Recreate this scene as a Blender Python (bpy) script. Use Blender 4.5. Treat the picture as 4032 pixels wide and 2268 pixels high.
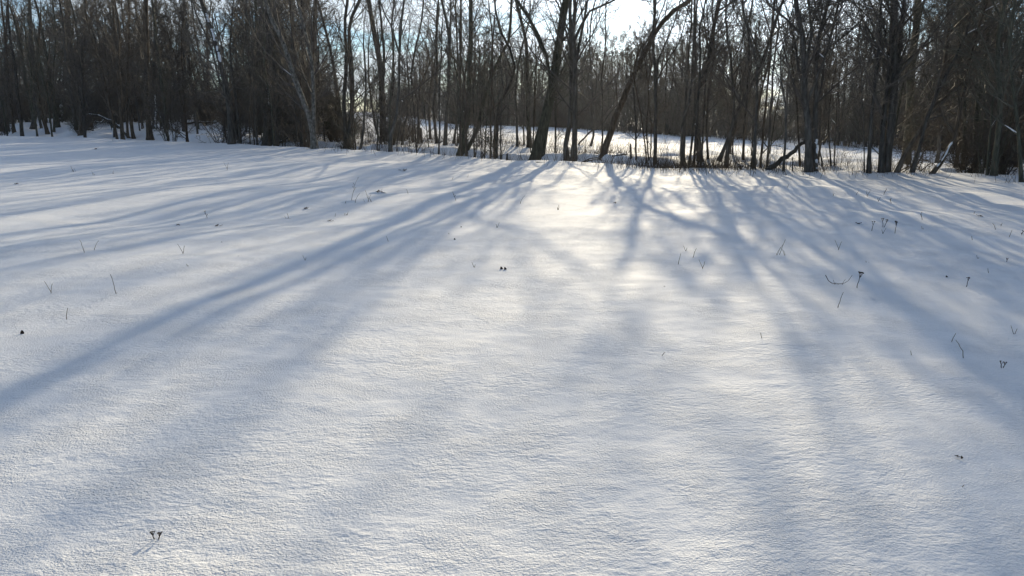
# Snow field in front of a bare winter wood, low sun behind the trees.
import bpy, math, random
import numpy as np

for o in list(bpy.data.objects):
    bpy.data.objects.remove(o, do_unlink=True)
scene = bpy.context.scene
COL = scene.collection
R = math.radians

# ---------------------------------------------------------------- camera
cam_data = bpy.data.cameras.new('camera')
cam_data.sensor_width = 36.0
cam_data.lens = 26.19
cam_data.clip_start = 0.05
cam_data.clip_end = 3000.0
cam = bpy.data.objects.new('camera', cam_data)
cam.location = (0.0, 0.0, 1.6)
cam.rotation_euler = (R(90 - 13.04), 0.0, 0.0)
COL.objects.link(cam)
scene.camera = cam

# ---------------------------------------------------------------- sky, sun, exposure
SUN_EL, SUN_AZ = R(16.0), R(10.8)            # azimuth measured from +Y towards +X
SUN_DIR = (math.sin(SUN_AZ) * math.cos(SUN_EL), math.cos(SUN_AZ) * math.cos(SUN_EL), math.sin(SUN_EL))
SKY_STRENGTH = 0.09
world = bpy.data.worlds.new('World')
scene.world = world
world.use_nodes = True
nt = world.node_tree
nt.nodes.clear()

def N(tree, kind, **kw):
    n = tree.nodes.new(kind)
    for k, v in kw.items():
        setattr(n, k, v)
    return n

def math_node(tree, op, a, b=None):
    n = N(tree, 'ShaderNodeMath', operation=op)
    for i, v in enumerate((a, b)):
        if v is None:
            continue
        if isinstance(v, (int, float)):
            n.inputs[i].default_value = v
        else:
            tree.links.new(v, n.inputs[i])
    return n.outputs[0]

out = N(nt, 'ShaderNodeOutputWorld')
bg = N(nt, 'ShaderNodeBackground')
sky = N(nt, 'ShaderNodeTexSky', sky_type='NISHITA', sun_disc=False)
sky.sun_elevation = SUN_EL
sky.sun_rotation = SUN_AZ
sky.altitude = 50.0
sky.air_density = 1.0
sky.dust_density = 0.3
sky.ozone_density = 2.5
# broken cloud over the whole sky: a layer seen in perspective, brighter towards the sun
geo = N(nt, 'ShaderNodeTexCoord')
sep = N(nt, 'ShaderNodeSeparateXYZ')
nt.links.new(geo.outputs['Generated'], sep.inputs[0])
zc = math_node(nt, 'ADD', math_node(nt, 'MAXIMUM', sep.outputs[2], 0.0), 0.16)
comb = N(nt, 'ShaderNodeCombineXYZ')
nt.links.new(math_node(nt, 'DIVIDE', sep.outputs[0], zc), comb.inputs[0])
nt.links.new(math_node(nt, 'DIVIDE', sep.outputs[1], zc), comb.inputs[1])
cn = N(nt, 'ShaderNodeTexNoise')
cn.inputs['Scale'].default_value = 1.15
cn.inputs['Detail'].default_value = 7.0
cn.inputs['Roughness'].default_value = 0.58
cn.inputs['Distortion'].default_value = 0.25
nt.links.new(comb.outputs[0], cn.inputs['Vector'])
cmask = N(nt, 'ShaderNodeMapRange', interpolation_type='SMOOTHSTEP')
cmask.inputs['From Min'].default_value = 0.43
cmask.inputs['From Max'].default_value = 0.58
# a layer of broken cloud closes up towards the horizon
low = math_node(nt, 'MULTIPLY', math_node(nt, 'SUBTRACT', 0.35, math_node(nt, 'MINIMUM', math_node(nt, 'MAXIMUM', sep.outputs[2], 0.0), 0.35)), 0.10)
nt.links.new(math_node(nt, 'ADD', cn.outputs['Fac'], low), cmask.inputs['Value'])
dot = N(nt, 'ShaderNodeVectorMath', operation='DOT_PRODUCT')
nt.links.new(geo.outputs['Generated'], dot.inputs[0])
dot.inputs[1].default_value = SUN_DIR
dpos = math_node(nt, 'MAXIMUM', dot.outputs['Value'], 0.0)
glow = math_node(nt, 'ADD', math_node(nt, 'MULTIPLY', math_node(nt, 'POWER', dpos, 40.0), 22.0),
                 math_node(nt, 'ADD', math_node(nt, 'MULTIPLY', math_node(nt, 'POWER', dpos, 6.0), 10.0), 4.5))
ccol = N(nt, 'ShaderNodeMix', data_type='RGBA', blend_type='MULTIPLY')
ccol.inputs[0].default_value = 1.0
ccol.inputs[6].default_value = (0.86, 0.96, 1.05, 1)
nt.links.new(glow, ccol.inputs[7])
mix = N(nt, 'ShaderNodeMix', data_type='RGBA')
veil = math_node(nt, 'MULTIPLY', math_node(nt, 'POWER', dpos, 30.0), 0.9)      # thin cloud veil lit up round the sun
nt.links.new(math_node(nt, 'MAXIMUM', math_node(nt, 'MULTIPLY', cmask.outputs[0], 0.92), veil), mix.inputs[0])
tint = N(nt, 'ShaderNodeMix', data_type='RGBA', blend_type='MULTIPLY')     # camera white balance of the clear sky
tint.inputs[0].default_value = 1.0
tint.inputs[7].default_value = (0.76, 0.98, 1.21, 1)
nt.links.new(sky.outputs[0], tint.inputs[6])
nt.links.new(tint.outputs[2], mix.inputs[6])
nt.links.new(ccol.outputs[2], mix.inputs[7])
nt.links.new(mix.outputs[2], bg.inputs['Color'])
bg.inputs['Strength'].default_value = SKY_STRENGTH
nt.links.new(bg.outputs[0], out.inputs['Surface'])

sun_data = bpy.data.lights.new('sun', 'SUN')
sun_data.energy = 4.6
sun_data.angle = R(0.53)
sun_data.color = (1.0, 0.855, 0.61)
sun = bpy.data.objects.new('sun', sun_data)
sun.rotation_euler = (R(90) - SUN_EL, 0.0, math.pi - SUN_AZ)
sun.location = (8, 40, 30)
COL.objects.link(sun)

vs = scene.view_settings
vs.view_transform = 'Standard'
vs.look = 'None'
vs.exposure = 0.17
vs.gamma = 1.0
vs.use_curve_mapping = False
scene.cycles.use_denoising = True
scene.cycles.max_bounces = 5
scene.cycles.diffuse_bounces = 3
scene.cycles.glossy_bounces = 2

# ---------------------------------------------------------------- terrain (metres; x right, y away from the viewpoint)
def _hash(ix, iy, seed):
    n = (ix.astype(np.int64) * 374761393 + iy.astype(np.int64) * 668265263 + seed * 974634541) & 0xFFFFFFFF
    n = ((n ^ (n >> 13)) * 1274126177) & 0xFFFFFFFF
    return ((n ^ (n >> 16)) & 0xFFFFFF) / float(0xFFFFFF) * 2.0 - 1.0

def noise2(x, y, seed=0):
    x = np.asarray(x, float); y = np.asarray(y, float)
    ix = np.floor(x); iy = np.floor(y); fx = x - ix; fy = y - iy
    ux = fx * fx * fx * (fx * (fx * 6 - 15) + 10); uy = fy * fy * fy * (fy * (fy * 6 - 15) + 10)
    a = _hash(ix, iy, seed); b = _hash(ix + 1, iy, seed); c = _hash(ix, iy + 1, seed); d = _hash(ix + 1, iy + 1, seed)
    return (a + (b - a) * ux) * (1 - uy) + (c + (d - c) * ux) * uy

def sstep(a, b, v):
    t = np.clip((v - a) / (b - a), 0, 1)
    return t * t * (3 - 2 * t)

CREST_X = np.array([-150, -43.0, -23.5, -7.6, 0.85, 4.55, 9.4, 12.4, 14.5, 30, 60])
CREST_Y = np.array([146, 60.5, 49.0, 35.0, 26.2, 22.4, 21.2, 20.0, 18.6, 8, -12])

def crest_y(x):
    return np.interp(x, CREST_X, CREST_Y)

def crest_s(x, y):
    return (y - crest_y(x)) * 0.8

def terrain(x, y, fine=True):
    x = np.asarray(x, float); y = np.asarray(y, float)
    s = crest_s(x, y)
    z = 0.055 * noise2(x / 5.0, y / 4.0, 1) + 0.03 * noise2(x / 2.1 + 7, y / 1.5, 2)
    near_crest = np.exp(-((s + 3) / 5.0) ** 2)
    z = z + near_crest * 0.055 * noise2(x / 1.3, y / 1.1, 3)
    z = z + 0.07 * np.exp(-(s / 0.9) ** 2)
    mid = sstep(-30, -16, x) * (1 - sstep(3.0, 8.0, x))
    wob = 0.7 * noise2(x / 2.7, y * 0 + 3.3, 8)
    z = z - (0.15 + 0.75 * mid) * sstep(0.4, 2.0, s) * (1 - sstep(4.3 + wob, 5.5 + wob, s))
    beyond = sstep(1.0, 5.0, s)
    z = z + beyond * 0.16 * noise2(x / 1.7, y / 1.7, 4) * (1 - sstep(6, 40, s) * 0.3)
    z = z + beyond * 0.10 * noise2(x / 0.8, y / 0.8, 5) * (1 - sstep(12, 50, s))
    z = z - 1.15 * sstep(-4, 30, x) * sstep(1, 22, s)
    z = z + 2.1 * sstep(4, 30, -x) * sstep(2, 34, s)
    left = sstep(12, 30, -x)
    z = z + left * beyond * 0.30 * noise2(x / 3.1, y / 3.1, 6)
    return z

# ---------------------------------------------------------------- positions traced in image pixels, projected onto the terrain (metres): stems as (radius, points from the foot up)
TREES = [
    ('bare_tree', 'bare tree cut by the left edge of the photo',[(0.148,[[-50.21,74.89,0.09],[-49.7,75.01,3.25],[-48.84,75.18,7.84],[-48.08,75.34,12.32]])],13,0,1,[]),
    ('bare_tree', 'slim tree leaning left, second trunk from the left edge',[(0.137,[[-45.42,69.45,0.09],[-45.47,69.51,1.72],[-45.43,69.6,4.2],[-45.21,69.76,8.43],[-45.14,69.87,11.54]])],12,1,1,[]),
    ('bare_tree', 'dark upright tree beside a low bush, third trunk from the left edge',[(0.226,[[-48.08,76.37,0.27],[-47.51,76.37,2.09],[-47.07,76.38,5.62],[-46.91,76.39,9.65],[-46.62,76.39,12.47]])],14,0,1.2,[]),
    ('bare_tree', 'tree leaning back to the left from the snow bank, near the left edge',[(0.165,[[-40.67,66.66,0.02],[-40.9,66.63,1.4],[-41.01,66.58,3.06],[-40.68,66.51,6.11],[-39.81,66.42,9.58]]),(0.077,[[-40.73,66.78,0.04],[-40.75,66.72,1.2],[-40.34,66.62,3.06],[-39.65,66.45,6.11]])],11,1,1.1,[]),
    ('bare_tree', 'thin upright tree just left of the snow-streaked trunk',[(0.102,[[-41.38,68.74,0.12],[-41.04,68.71,2.26],[-40.68,68.67,5.22],[-40.01,68.62,8.32],[-39.83,68.58,11.36]])],12,2,1,[]),
    ('bare_tree', 'dark tall trunk with a long white snow streak up its side',[(0.333,[[-51.93,87.92,1.0],[-51.59,87.89,3.53],[-51.08,87.86,6.23],[-50.43,87.83,8.89],[-49.78,87.81,11.51],[-49.21,87.78,14.09]])],15,0,0.9,[(0,0.0,0.2,1),(0,0.215,0.36,1),(0,0.37,0.52,1)]),
    ('bare_tree', 'straight brown trunk catching light, right of the snow-streaked trunk',[(0.151,[[-34.82,61.33,0.05],[-34.42,61.22,1.99],[-33.96,61.09,4.35],[-33.56,60.98,6.38],[-33.04,60.84,8.91],[-32.75,60.77,10.25]])],13,1,1.1,[]),
    ('bare_tree', 'slim left stem of the pair beside the white marker post',[(0.097,[[-29.78,58.95,-0.15],[-29.63,58.84,1.98],[-29.15,58.69,4.69],[-28.67,58.55,7.33],[-28.3,58.4,9.91]])],12,1,1,[]),
    ('bare_tree', 'brown curved stem standing between fallen boughs and the thick trunk',[(0.141,[[-29.38,59.02,-0.18],[-29.47,59.08,0.96],[-29.42,59.17,2.44],[-29.76,59.28,4.36],[-30.02,59.39,6.26],[-30.16,59.51,8.31],[-30.09,59.62,10.08]])],12,1,1.1,[]),
    ('bare_tree', 'thick straight brown trunk near the leaning snowy pole, left wood edge',[(0.218,[[-26.88,56.4,-0.16],[-26.87,56.42,1.52],[-26.82,56.46,3.28],[-26.46,56.51,6.29],[-26.31,56.55,8.4],[-26.2,56.57,9.65]])],15,1,1.2,[]),
    ('bare_tree', 'dark trunk with a snow streak at its foot behind the leaning pole',[(0.186,[[-31.1,66.26,0.57],[-30.82,66.2,2.54],[-30.63,66.13,4.58],[-30.14,66.02,8.07],[-29.7,65.93,10.98]])],14,0,1,[(0,0,0.22,1)]),
    ('bare_tree', 'dim upright tree behind the snow bank in the left wood',[(0.132,[[-26.59,61.72,0.43],[-26.41,61.71,2.19],[-26.04,61.69,4.85],[-25.95,61.67,7.64],[-25.57,61.65,10.37]])],12,0,1.1,[]),
    ('bare_tree', 'dark tree leaning left with lumps of snow caught on its trunk',[(0.179,[[-15.42,41.7,0.08],[-15.41,41.78,1.54],[-15.5,41.85,2.78],[-15.66,41.91,3.87],[-15.83,41.96,4.77],[-16.01,42.01,5.59],[-16.3,42.07,6.66],[-16.56,42.12,7.59]])],14,0,1.2,[(0,0.3,0.36,1),(0,0.375,0.42,1),(0,0.44,0.475,1)]),
    ('bare_tree', 'massive dark trunk at the edge of the dense left wood',[(0.304,[[-15.28,47.37,-0.21],[-15.14,47.43,1.16],[-15.15,47.5,2.64],[-14.93,47.64,5.55],[-14.72,47.74,7.69],[-14.64,47.77,8.4]])],15,0,1.3,[(0,0.17,0.26,1)]),
    ('birch_tree', 'pale speckled twin-stemmed tree with one stem leaning left',[(0.149,[[-9.43,36.19,0.05],[-9.47,36.22,0.87],[-9.7,36.26,1.83],[-10.1,36.31,3.01],[-10.4,36.35,3.96],[-10.53,36.38,4.67],[-10.89,36.41,5.44],[-11.19,36.44,6.14],[-11.37,36.46,6.79]]),(0.114,[[-9.47,36.3,0.12],[-9.46,36.29,0.98],[-9.36,36.28,2.12],[-9.33,36.25,3.95],[-9.5,36.24,4.99],[-9.66,36.23,5.96],[-9.84,36.22,6.75]])],13,3,0.9,[]),
    ('birch_tree', 'pale slanting trunk right of the speckled twin-stemmed tree',[(0.137,[[-11.94,52.08,0.26],[-11.79,52.08,1.45],[-11.75,52.08,2.5],[-11.89,52.08,3.95],[-12.1,52.08,5.69],[-12.39,52.07,7.09],[-12.71,52.07,8.55],[-12.81,52.07,9.01]])],13,3,1,[]),
    ('bare_tree', 'stout tree forked from the ground into two grey trunks',[(0.135,[[-9.44,43.01,-0.24],[-9.42,43.04,1.0],[-9.42,43.07,2.55],[-9.19,43.11,4.53],[-9.17,43.15,6.47],[-8.98,43.18,7.74]]),(0.149,[[-9.21,43.13,-0.22],[-9.18,43.1,0.66],[-9.01,43.04,1.88],[-8.85,42.93,3.86],[-8.92,42.83,5.79],[-8.74,42.78,6.74],[-8.22,42.73,7.68]])],13,0,1.1,[]),
    ('bare_tree', 'short-spaced thin stem just right of the grey forked tree',[(0.076,[[-8.42,41.91,-0.22],[-8.19,41.92,0.69],[-8.11,41.92,1.61],[-7.92,41.93,3.49],[-7.97,41.95,5.4]])],9,0,0.8,[]),
    ('bare_tree', 'bent thin tree left of the stout upright trunk by the far field',[(0.07,[[-8.12,46.93,-0.02],[-8.39,46.9,0.87],[-8.5,46.88,1.61],[-8.64,46.83,3.35],[-8.63,46.78,5.13]])],9,0,0.8,[]),
    ('bare_tree', 'stout upright trunk splitting into tall thin limbs against white cloud',[(0.213,[[-8.47,49.79,-0.04],[-8.43,49.85,1.3],[-8.42,49.95,3.47],[-8.55,50.02,5.0],[-8.83,50.11,6.88],[-9.11,50.19,8.74]]),(0.107,[[-8.39,49.74,3.46],[-8.17,49.71,5.35],[-8.25,49.69,6.84],[-8.32,49.67,7.94],[-8.36,49.66,8.66]]),(0.09,[[-8.38,49.8,1.53],[-7.8,49.81,2.69],[-7.6,49.83,4.98],[-7.63,49.84,7.22],[-7.43,49.85,8.69]])],13,0,0.9,[]),
    ('bare_tree', 'tall tree with swept right-curving foot standing on the ditch rim',[(0.079,[[-5.16,31.95,0.11],[-5.06,31.98,0.8],[-4.81,32.01,1.51],[-4.68,32.07,2.8],[-4.64,32.14,4.27],[-4.52,32.19,5.61],[-4.39,32.22,6.18]]),(0.047,[[-4.61,31.91,4.15],[-4.85,31.9,4.91],[-5.17,31.89,5.67],[-5.34,31.89,6.14]])],13,0,0.8,[]),
    ('bare_tree', 'thin dark leaning stem in front of the bright far field',[(0.071,[[-6.23,43.0,0.04],[-6.03,43.05,1.14],[-5.87,43.08,1.68],[-5.77,43.15,3.21],[-5.86,43.23,4.86]])],9,0,0.8,[]),
    ('sapling', 'hair-thin sapling on the ditch rim beside the swept-foot tree',[(0.024,[[-4.87,31.95,0.11],[-4.76,31.99,0.9],[-4.67,32.01,1.36]])],4,0,0.5,[]),
    ('sapling', 'very thin straight sapling in the middle of the bright far field gap',[(0.027,[[-5.46,40.4,0.0],[-5.45,40.33,1.23],[-5.48,40.29,1.86]])],5,0,0.5,[]),
    ('bare_tree', 'tall thin whip-like tree curving up alone against the white cloud',[(0.082,[[-5.59,45.16,-0.01],[-5.54,45.19,1.18],[-5.53,45.22,2.24],[-5.9,45.26,3.85],[-5.75,45.28,4.81],[-5.28,45.32,6.58],[-5.07,45.36,8.05]])],12,0,0.35,[]),
    ('bare_tree', 'slender tree with reddish broken bark above the stump',[(0.058,[[-6.09,50.2,0.03],[-6.1,50.11,1.53],[-5.88,49.98,3.62],[-5.28,49.9,4.99],[-5.7,49.81,6.48]])],8,1,0.9,[]),
    ('bare_tree', 'slim trunk paired closely with a leaning one, right of the stump',[(0.093,[[-5.54,51.58,0.05],[-5.59,51.58,1.13],[-5.42,51.58,3.53],[-5.04,51.58,5.49],[-4.87,51.58,7.8],[-4.79,51.58,8.94]])],12,0,0.8,[]),
    ('bare_tree', 'leaning slim trunk, right one of the close pair by the stump',[(0.099,[[-4.38,44.49,0.01],[-4.5,44.48,1.12],[-4.54,44.47,2.23],[-4.3,44.46,3.94],[-4.32,44.44,5.95],[-4.22,44.43,7.27]])],11,0,0.9,[]),
    ('bare_tree', 'tall straight dark tree left of the slanting broad trunks',[(0.122,[[-3.84,43.53,-0.05],[-3.76,43.49,1.2],[-3.58,43.41,3.22],[-3.46,43.33,5.52],[-3.68,43.28,6.99],[-3.83,43.25,7.75]]),(0.065,[[-3.49,43.5,5.47],[-3.39,43.49,7.02],[-3.36,43.48,7.79]])],13,0,0.9,[]),
    ('bare_tree', 'first of two slanting slim stems behind the broad leaning trunk',[(0.072,[[-3.38,43.7,0.04],[-3.18,43.74,1.13],[-3.08,43.79,2.56],[-3.1,43.89,5.24],[-3.14,43.98,7.86]])],12,0,0.8,[]),
    ('bare_tree', 'second slanting slim stem, close against the broad leaning trunk',[(0.079,[[-3.13,43.74,0.06],[-2.88,43.71,1.2],[-2.79,43.68,2.9],[-2.41,43.62,5.22],[-2.31,43.58,7.16],[-2.27,43.57,7.8]])],12,1,0.9,[]),
    ('bare_tree', 'broad olive trunk with a second stem kinked far out right',[(0.157,[[-2.54,36.68,-0.28],[-2.32,36.66,0.63],[-2.13,36.61,1.66],[-2.01,36.53,3.52],[-1.92,36.45,5.44],[-1.88,36.4,6.78]]),(0.109,[[-2.4,36.8,-0.2],[-1.92,36.81,0.42],[-1.58,36.83,1.2],[-1.25,36.87,2.75],[-0.68,36.9,4.05],[-0.13,36.92,5.11],[-0.04,36.96,6.53]])],13,2,1,[]),
    ('bare_tree', 'single dark trunk in the shaded ditch left of the great leaning tree',[(0.083,[[-0.74,34.84,-0.27],[-0.68,34.83,1.06],[-0.6,34.82,2.1],[-0.15,34.82,2.79],[0.13,34.81,3.96],[-0.64,34.8,5.53],[-0.74,34.8,6.55]])],12,0,0.9,[]),
    ('bare_tree', 'thin tree in the ditch nearest left of the great leaning tree',[(0.063,[[0.28,38.41,0.09],[0.24,38.46,1.25],[0.2,38.52,3.04],[0.44,38.58,4.8],[0.86,38.63,6.07],[0.86,38.66,7.1]])],12,0,0.8,[]),
    ('sapling', 'little crooked tree behind the shaded ditch bank',[(0.051,[[0.68,41.39,0.04],[0.62,41.37,0.96],[0.68,41.33,2.19],[0.54,41.28,3.77]])],6,0,0.7,[]),
    ('bare_tree', 'dark tree half hidden behind the great leaning tree',[(0.127,[[0.9,38.51,-0.0],[0.83,38.48,1.25],[0.76,38.44,3.33],[0.68,38.4,5.19],[0.32,38.37,6.5],[0.2,38.36,7.06]])],13,0,1,[]),
    ('bare_tree', 'great thick leaning tree with a second stem, casting the longest shadow',[(0.226,[[1.02,32.64,-0.28],[1.19,32.66,0.58],[1.44,32.69,1.4],[1.73,32.74,2.82],[1.93,32.79,4.32],[2.09,32.83,5.4],[2.28,32.86,6.28]]),(0.102,[[1.29,32.64,-0.02],[1.5,32.64,1.04],[1.58,32.64,2.82],[1.52,32.64,3.82],[1.25,32.64,4.36],[1.04,32.64,5.04],[0.57,32.64,5.76],[0.17,32.64,6.24]]),(0.059,[[1.92,32.64,4.65],[2.42,32.64,5.04],[2.15,32.64,5.52],[1.94,32.64,5.96],[1.79,32.64,6.24]])],15,2,1.1,[]),
    ('bare_tree', 'tree with a hooked foot, left of the close central pair',[(0.108,[[2.28,31.15,-0.23],[2.2,31.14,0.28],[2.32,31.12,1.02],[2.39,31.06,2.76],[2.34,31.01,4.41],[2.26,30.98,5.32],[2.27,30.96,6.0]])],14,0,0.9,[]),
    ('bare_tree', 'straight thick trunk with forked top, right of the close central pair',[(0.127,[[2.54,30.89,-0.21],[2.54,30.82,1.07],[2.52,30.74,2.51],[2.5,30.66,3.91],[2.37,30.61,4.78],[2.48,30.58,5.23],[2.41,30.54,5.94]]),(0.076,[[2.62,30.95,3.93],[2.77,30.96,4.82],[2.97,30.98,6.01]]),(0.061,[[2.49,30.81,5.08],[2.94,30.81,5.49],[3.41,30.8,5.71],[3.98,30.8,5.98]])],14,0,0.9,[]),
    ('bare_tree', 'big tree leaning hard right across the sunlit gap with spreading top',[(0.137,[[3.64,30.16,0.09],[3.86,30.19,0.85],[4.1,30.22,1.56],[4.59,30.27,2.73],[5.04,30.31,3.7],[5.48,30.35,4.62],[6.12,30.38,5.43],[6.8,30.4,5.92]]),(0.05,[[4.66,30.14,2.91],[4.9,30.14,4.01],[5.22,30.14,4.42],[5.47,30.13,5.04],[5.39,30.13,5.89]]),(0.035,[[5.46,30.23,4.61],[5.63,30.24,5.24],[5.8,30.25,5.64],[5.88,30.25,5.9]])],7.2,1,0.45,[]),
    ('bare_tree', 'thin straight tree right beside the foot of the hard-leaning tree',[(0.048,[[4.3,36.4,-0.19],[4.33,36.38,0.98],[4.24,36.36,2.96],[4.33,36.34,4.89],[4.33,36.31,6.77]])],6.5,0,0.7,[]),
    ('bare_tree', 'slim tree between the central pair and the hard-leaning tree',[(0.068,[[4.71,45.65,-0.19],[4.88,45.69,0.68],[4.81,45.79,2.61],[4.57,45.94,5.41],[4.68,46.04,7.47],[4.88,46.08,8.16]])],12,0,0.8,[]),
    ('bare_tree', 'crooked low stem slanting right from the central pair',[(0.062,[[4.11,47.28,-0.18],[4.53,47.28,0.27],[4.97,47.28,0.68],[5.57,47.29,1.09],[6.16,47.29,1.9]])],4,0,0.9,[]),
    ('bare_tree', 'slim upright stem at the left of the sunlit grass clump',[(0.04,[[4.67,28.41,-0.01],[4.6,28.37,1.21],[4.48,28.33,2.44],[4.55,28.3,3.44]])],4.4,0,0.8,[]),
    ('multi_stem_tree', 'many-stemmed tree rising from dry grass below the sun glare',[(0.03,[[5.0,27.97,-0.12],[4.85,28.0,0.86],[4.68,28.03,1.87],[4.41,28.06,3.08],[4.56,28.09,3.93]]),(0.03,[[5.09,28.09,-0.13],[4.97,28.12,1.12],[4.99,28.14,2.44],[4.82,28.17,3.51],[4.66,28.18,4.23]]),(0.026,[[5.2,28.21,-0.12],[5.14,28.24,1.34],[5.0,28.27,2.66],[5.14,28.29,3.73]])],4.6,1,0.35,[]),
    ('bare_tree', 'straight grey tree with upswept limbs just right of the sun glare',[(0.073,[[5.27,27.83,-0.12],[5.23,27.82,1.34],[5.19,27.82,2.64],[5.04,27.81,4.12],[5.04,27.81,5.15],[5.04,27.8,5.56]]),(0.037,[[5.19,27.8,2.64],[5.24,27.79,3.49],[5.47,27.79,4.11],[5.7,27.78,4.73],[5.92,27.77,5.55]]),(0.03,[[5.32,27.84,2.73],[5.51,27.85,3.41],[5.92,27.85,4.08],[6.14,27.85,4.83],[6.28,27.86,5.56]])],6.8,0,0.5,[]),
    ('multi_stem_tree', 'tall thin twin-stemmed tree beside the upswept-limbed one',[(0.058,[[6.19,27.28,-0.18],[6.06,27.24,0.95],[6.19,27.2,1.73],[6.36,27.16,2.68],[6.28,27.09,4.04],[6.26,27.02,5.44]]),(0.048,[[6.25,27.4,-0.2],[6.2,27.44,1.5],[6.23,27.47,2.87],[6.29,27.51,4.65],[6.27,27.53,5.52]]),(0.049,[[6.45,27.52,-0.21],[6.55,27.54,0.8],[6.55,27.55,1.96],[6.49,27.58,3.77],[6.47,27.61,5.53]])],13,0,0.6,[]),
    ('bare_tree', 'tree with bowed trunk sweeping right, in the grass right of centre',[(0.121,[[7.12,28.48,-0.07],[6.95,28.46,0.83],[6.8,28.45,1.88],[6.95,28.44,2.63],[7.13,28.43,3.24],[7.27,28.42,4.11],[7.32,28.4,5.1],[7.48,28.39,5.64]]),(0.045,[[7.44,28.6,0.04],[7.3,28.64,1.26],[7.32,28.68,2.45],[7.46,28.72,3.39],[7.39,28.77,4.78],[7.3,28.8,5.7]])],13,0,1.3,[]),
    ('bare_tree', 'dark tree with a bent elbow leaning right over the fence stick',[(0.078,[[7.42,26.14,-0.15],[7.49,26.11,0.8],[7.72,26.07,1.86],[8.03,26.05,2.42],[8.44,26.01,3.44],[8.63,25.98,4.31],[8.9,25.94,5.29]]),(0.055,[[7.19,26.14,0.27],[7.55,26.14,1.11],[7.54,26.13,1.94],[7.41,26.13,3.23],[7.16,26.12,4.28],[7.05,26.12,5.32]])],13,0,1.1,[]),
    ('bare_tree', 'slim upright tree standing left of the slanting dark log',[(0.053,[[7.17,22.33,0.07],[7.16,22.36,0.95],[7.13,22.41,2.27],[7.08,22.43,2.93],[6.9,22.46,3.55],[6.67,22.48,4.27],[6.56,22.5,4.8]]),(0.032,[[7.05,22.32,2.92],[7.29,22.32,3.28],[7.49,22.31,3.57],[7.67,22.31,3.71]])],12,0,1.25,[]),
    ('bare_tree', 'short slim trunk behind the tip of the slanting dark log',[(0.034,[[7.73,21.43,0.06],[7.75,21.45,0.83],[7.68,21.47,1.7],[7.47,21.49,2.59],[7.44,21.51,3.47]])],10,0,1.4,[]),
    ('bare_tree', 'small tree with curved foot left of the thick twin trunks',[(0.039,[[10.57,27.59,-0.18],[10.44,27.6,0.52],[10.31,27.61,1.73],[9.99,27.64,3.33],[9.93,27.65,4.66]])],11,0,1.4,[]),
    ('bare_tree', 'thick dark twin-trunked tree with crusted snow at its base',[(0.112,[[8.39,21.24,0.05],[8.3,21.3,1.17],[8.13,21.35,2.16],[8.04,21.41,3.22],[7.88,21.45,3.97],[7.71,21.48,4.66]]),(0.079,[[8.6,21.36,0.04],[8.53,21.43,1.16],[8.48,21.5,2.42],[8.44,21.57,3.54],[8.57,21.61,4.27],[8.66,21.63,4.68]]),(0.049,[[8.03,21.26,2.93],[8.13,21.27,3.62],[8.04,21.27,4.22],[7.97,21.27,4.63]]),(0.045,[[8.39,21.26,2.41],[8.54,21.27,3.1],[8.69,21.28,3.79],[8.77,21.29,4.43]])],14,0,1.25,[(1,0,0.05,1),(1,0.06,0.1,1)]),
    ('sapling', 'curved thin sapling just right of the thick twin trunks',[(0.029,[[10.5,25.44,-0.08],[10.34,25.42,0.52],[10.26,25.39,1.08],[10.21,25.36,1.93]])],6,0,1.3,[]),
    ('sapling', 'left one of two thin saplings over a low branch',[(0.029,[[10.79,25.44,-0.06],[10.67,25.46,0.6],[10.56,25.48,1.51],[10.58,25.5,2.36]])],7,0,1.3,[]),
    ('sapling', 'straight right one of two thin saplings over a low branch',[(0.025,[[10.87,25.38,-0.06],[10.83,25.41,0.6],[10.79,25.44,1.51],[10.77,25.49,2.57]])],7,0,1.3,[]),
    ('sapling', 'very thin straight stem touching the slim tall tree on its left',[(0.018,[[9.72,20.69,0.07],[9.63,20.68,0.75],[9.51,20.67,1.52],[9.34,20.66,2.55]])],8,0,1,[]),
    ('bare_tree', 'slim tall tree bending right beside the clump of straight trunks',[(0.058,[[9.78,20.58,0.06],[9.71,20.59,1.0],[9.69,20.6,2.01],[9.7,20.6,2.89],[9.68,20.61,3.75],[9.63,20.61,4.53]]),(0.025,[[9.7,20.58,3.15],[9.83,20.58,3.78],[9.6,20.58,4.01],[9.39,20.58,4.4]])],13,0,1.2,[]),
    ('multi_stem_tree', 'clump of tall straight trunks joined at one broad foot',[(0.08,[[10.13,20.61,0.08],[10.06,20.66,0.9],[10.06,20.73,2.15],[10.1,20.78,3.23],[10.06,20.86,4.57]]),(0.091,[[10.29,20.73,0.07],[10.28,20.71,0.89],[10.2,20.68,2.38],[10.11,20.65,3.56],[10.03,20.63,4.53]]),(0.074,[[10.42,20.85,0.06],[10.4,20.83,1.17],[10.37,20.82,2.56],[10.32,20.81,3.3],[10.33,20.8,4.07],[10.31,20.79,4.56]]),(0.044,[[10.21,20.54,3.55],[10.25,20.54,3.91],[10.54,20.53,4.26],[10.78,20.53,4.52]]),(0.029,[[10.03,20.6,1.52],[9.98,20.6,2.55],[10.02,20.6,3.45],[9.92,20.59,4.53]]),(0.029,[[10.28,20.62,2.89],[10.62,20.62,3.16],[11.0,20.62,3.45],[11.33,20.62,3.65]])],14,0,1.2,[]),
    ('bare_tree', 'long dark trunk leaning right beside the clump of straight trunks',[(0.065,[[10.47,20.57,0.08],[10.68,20.6,0.55],[10.93,20.62,0.97],[11.17,20.64,1.39],[11.31,20.66,1.8],[11.45,20.69,2.42],[11.55,20.72,2.96],[11.58,20.77,3.9],[11.58,20.8,4.56]]),(0.036,[[11.27,20.59,1.8],[11.59,20.6,2.07],[11.97,20.6,2.41],[12.35,20.61,2.95]])],11,1,1.25,[]),
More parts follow.
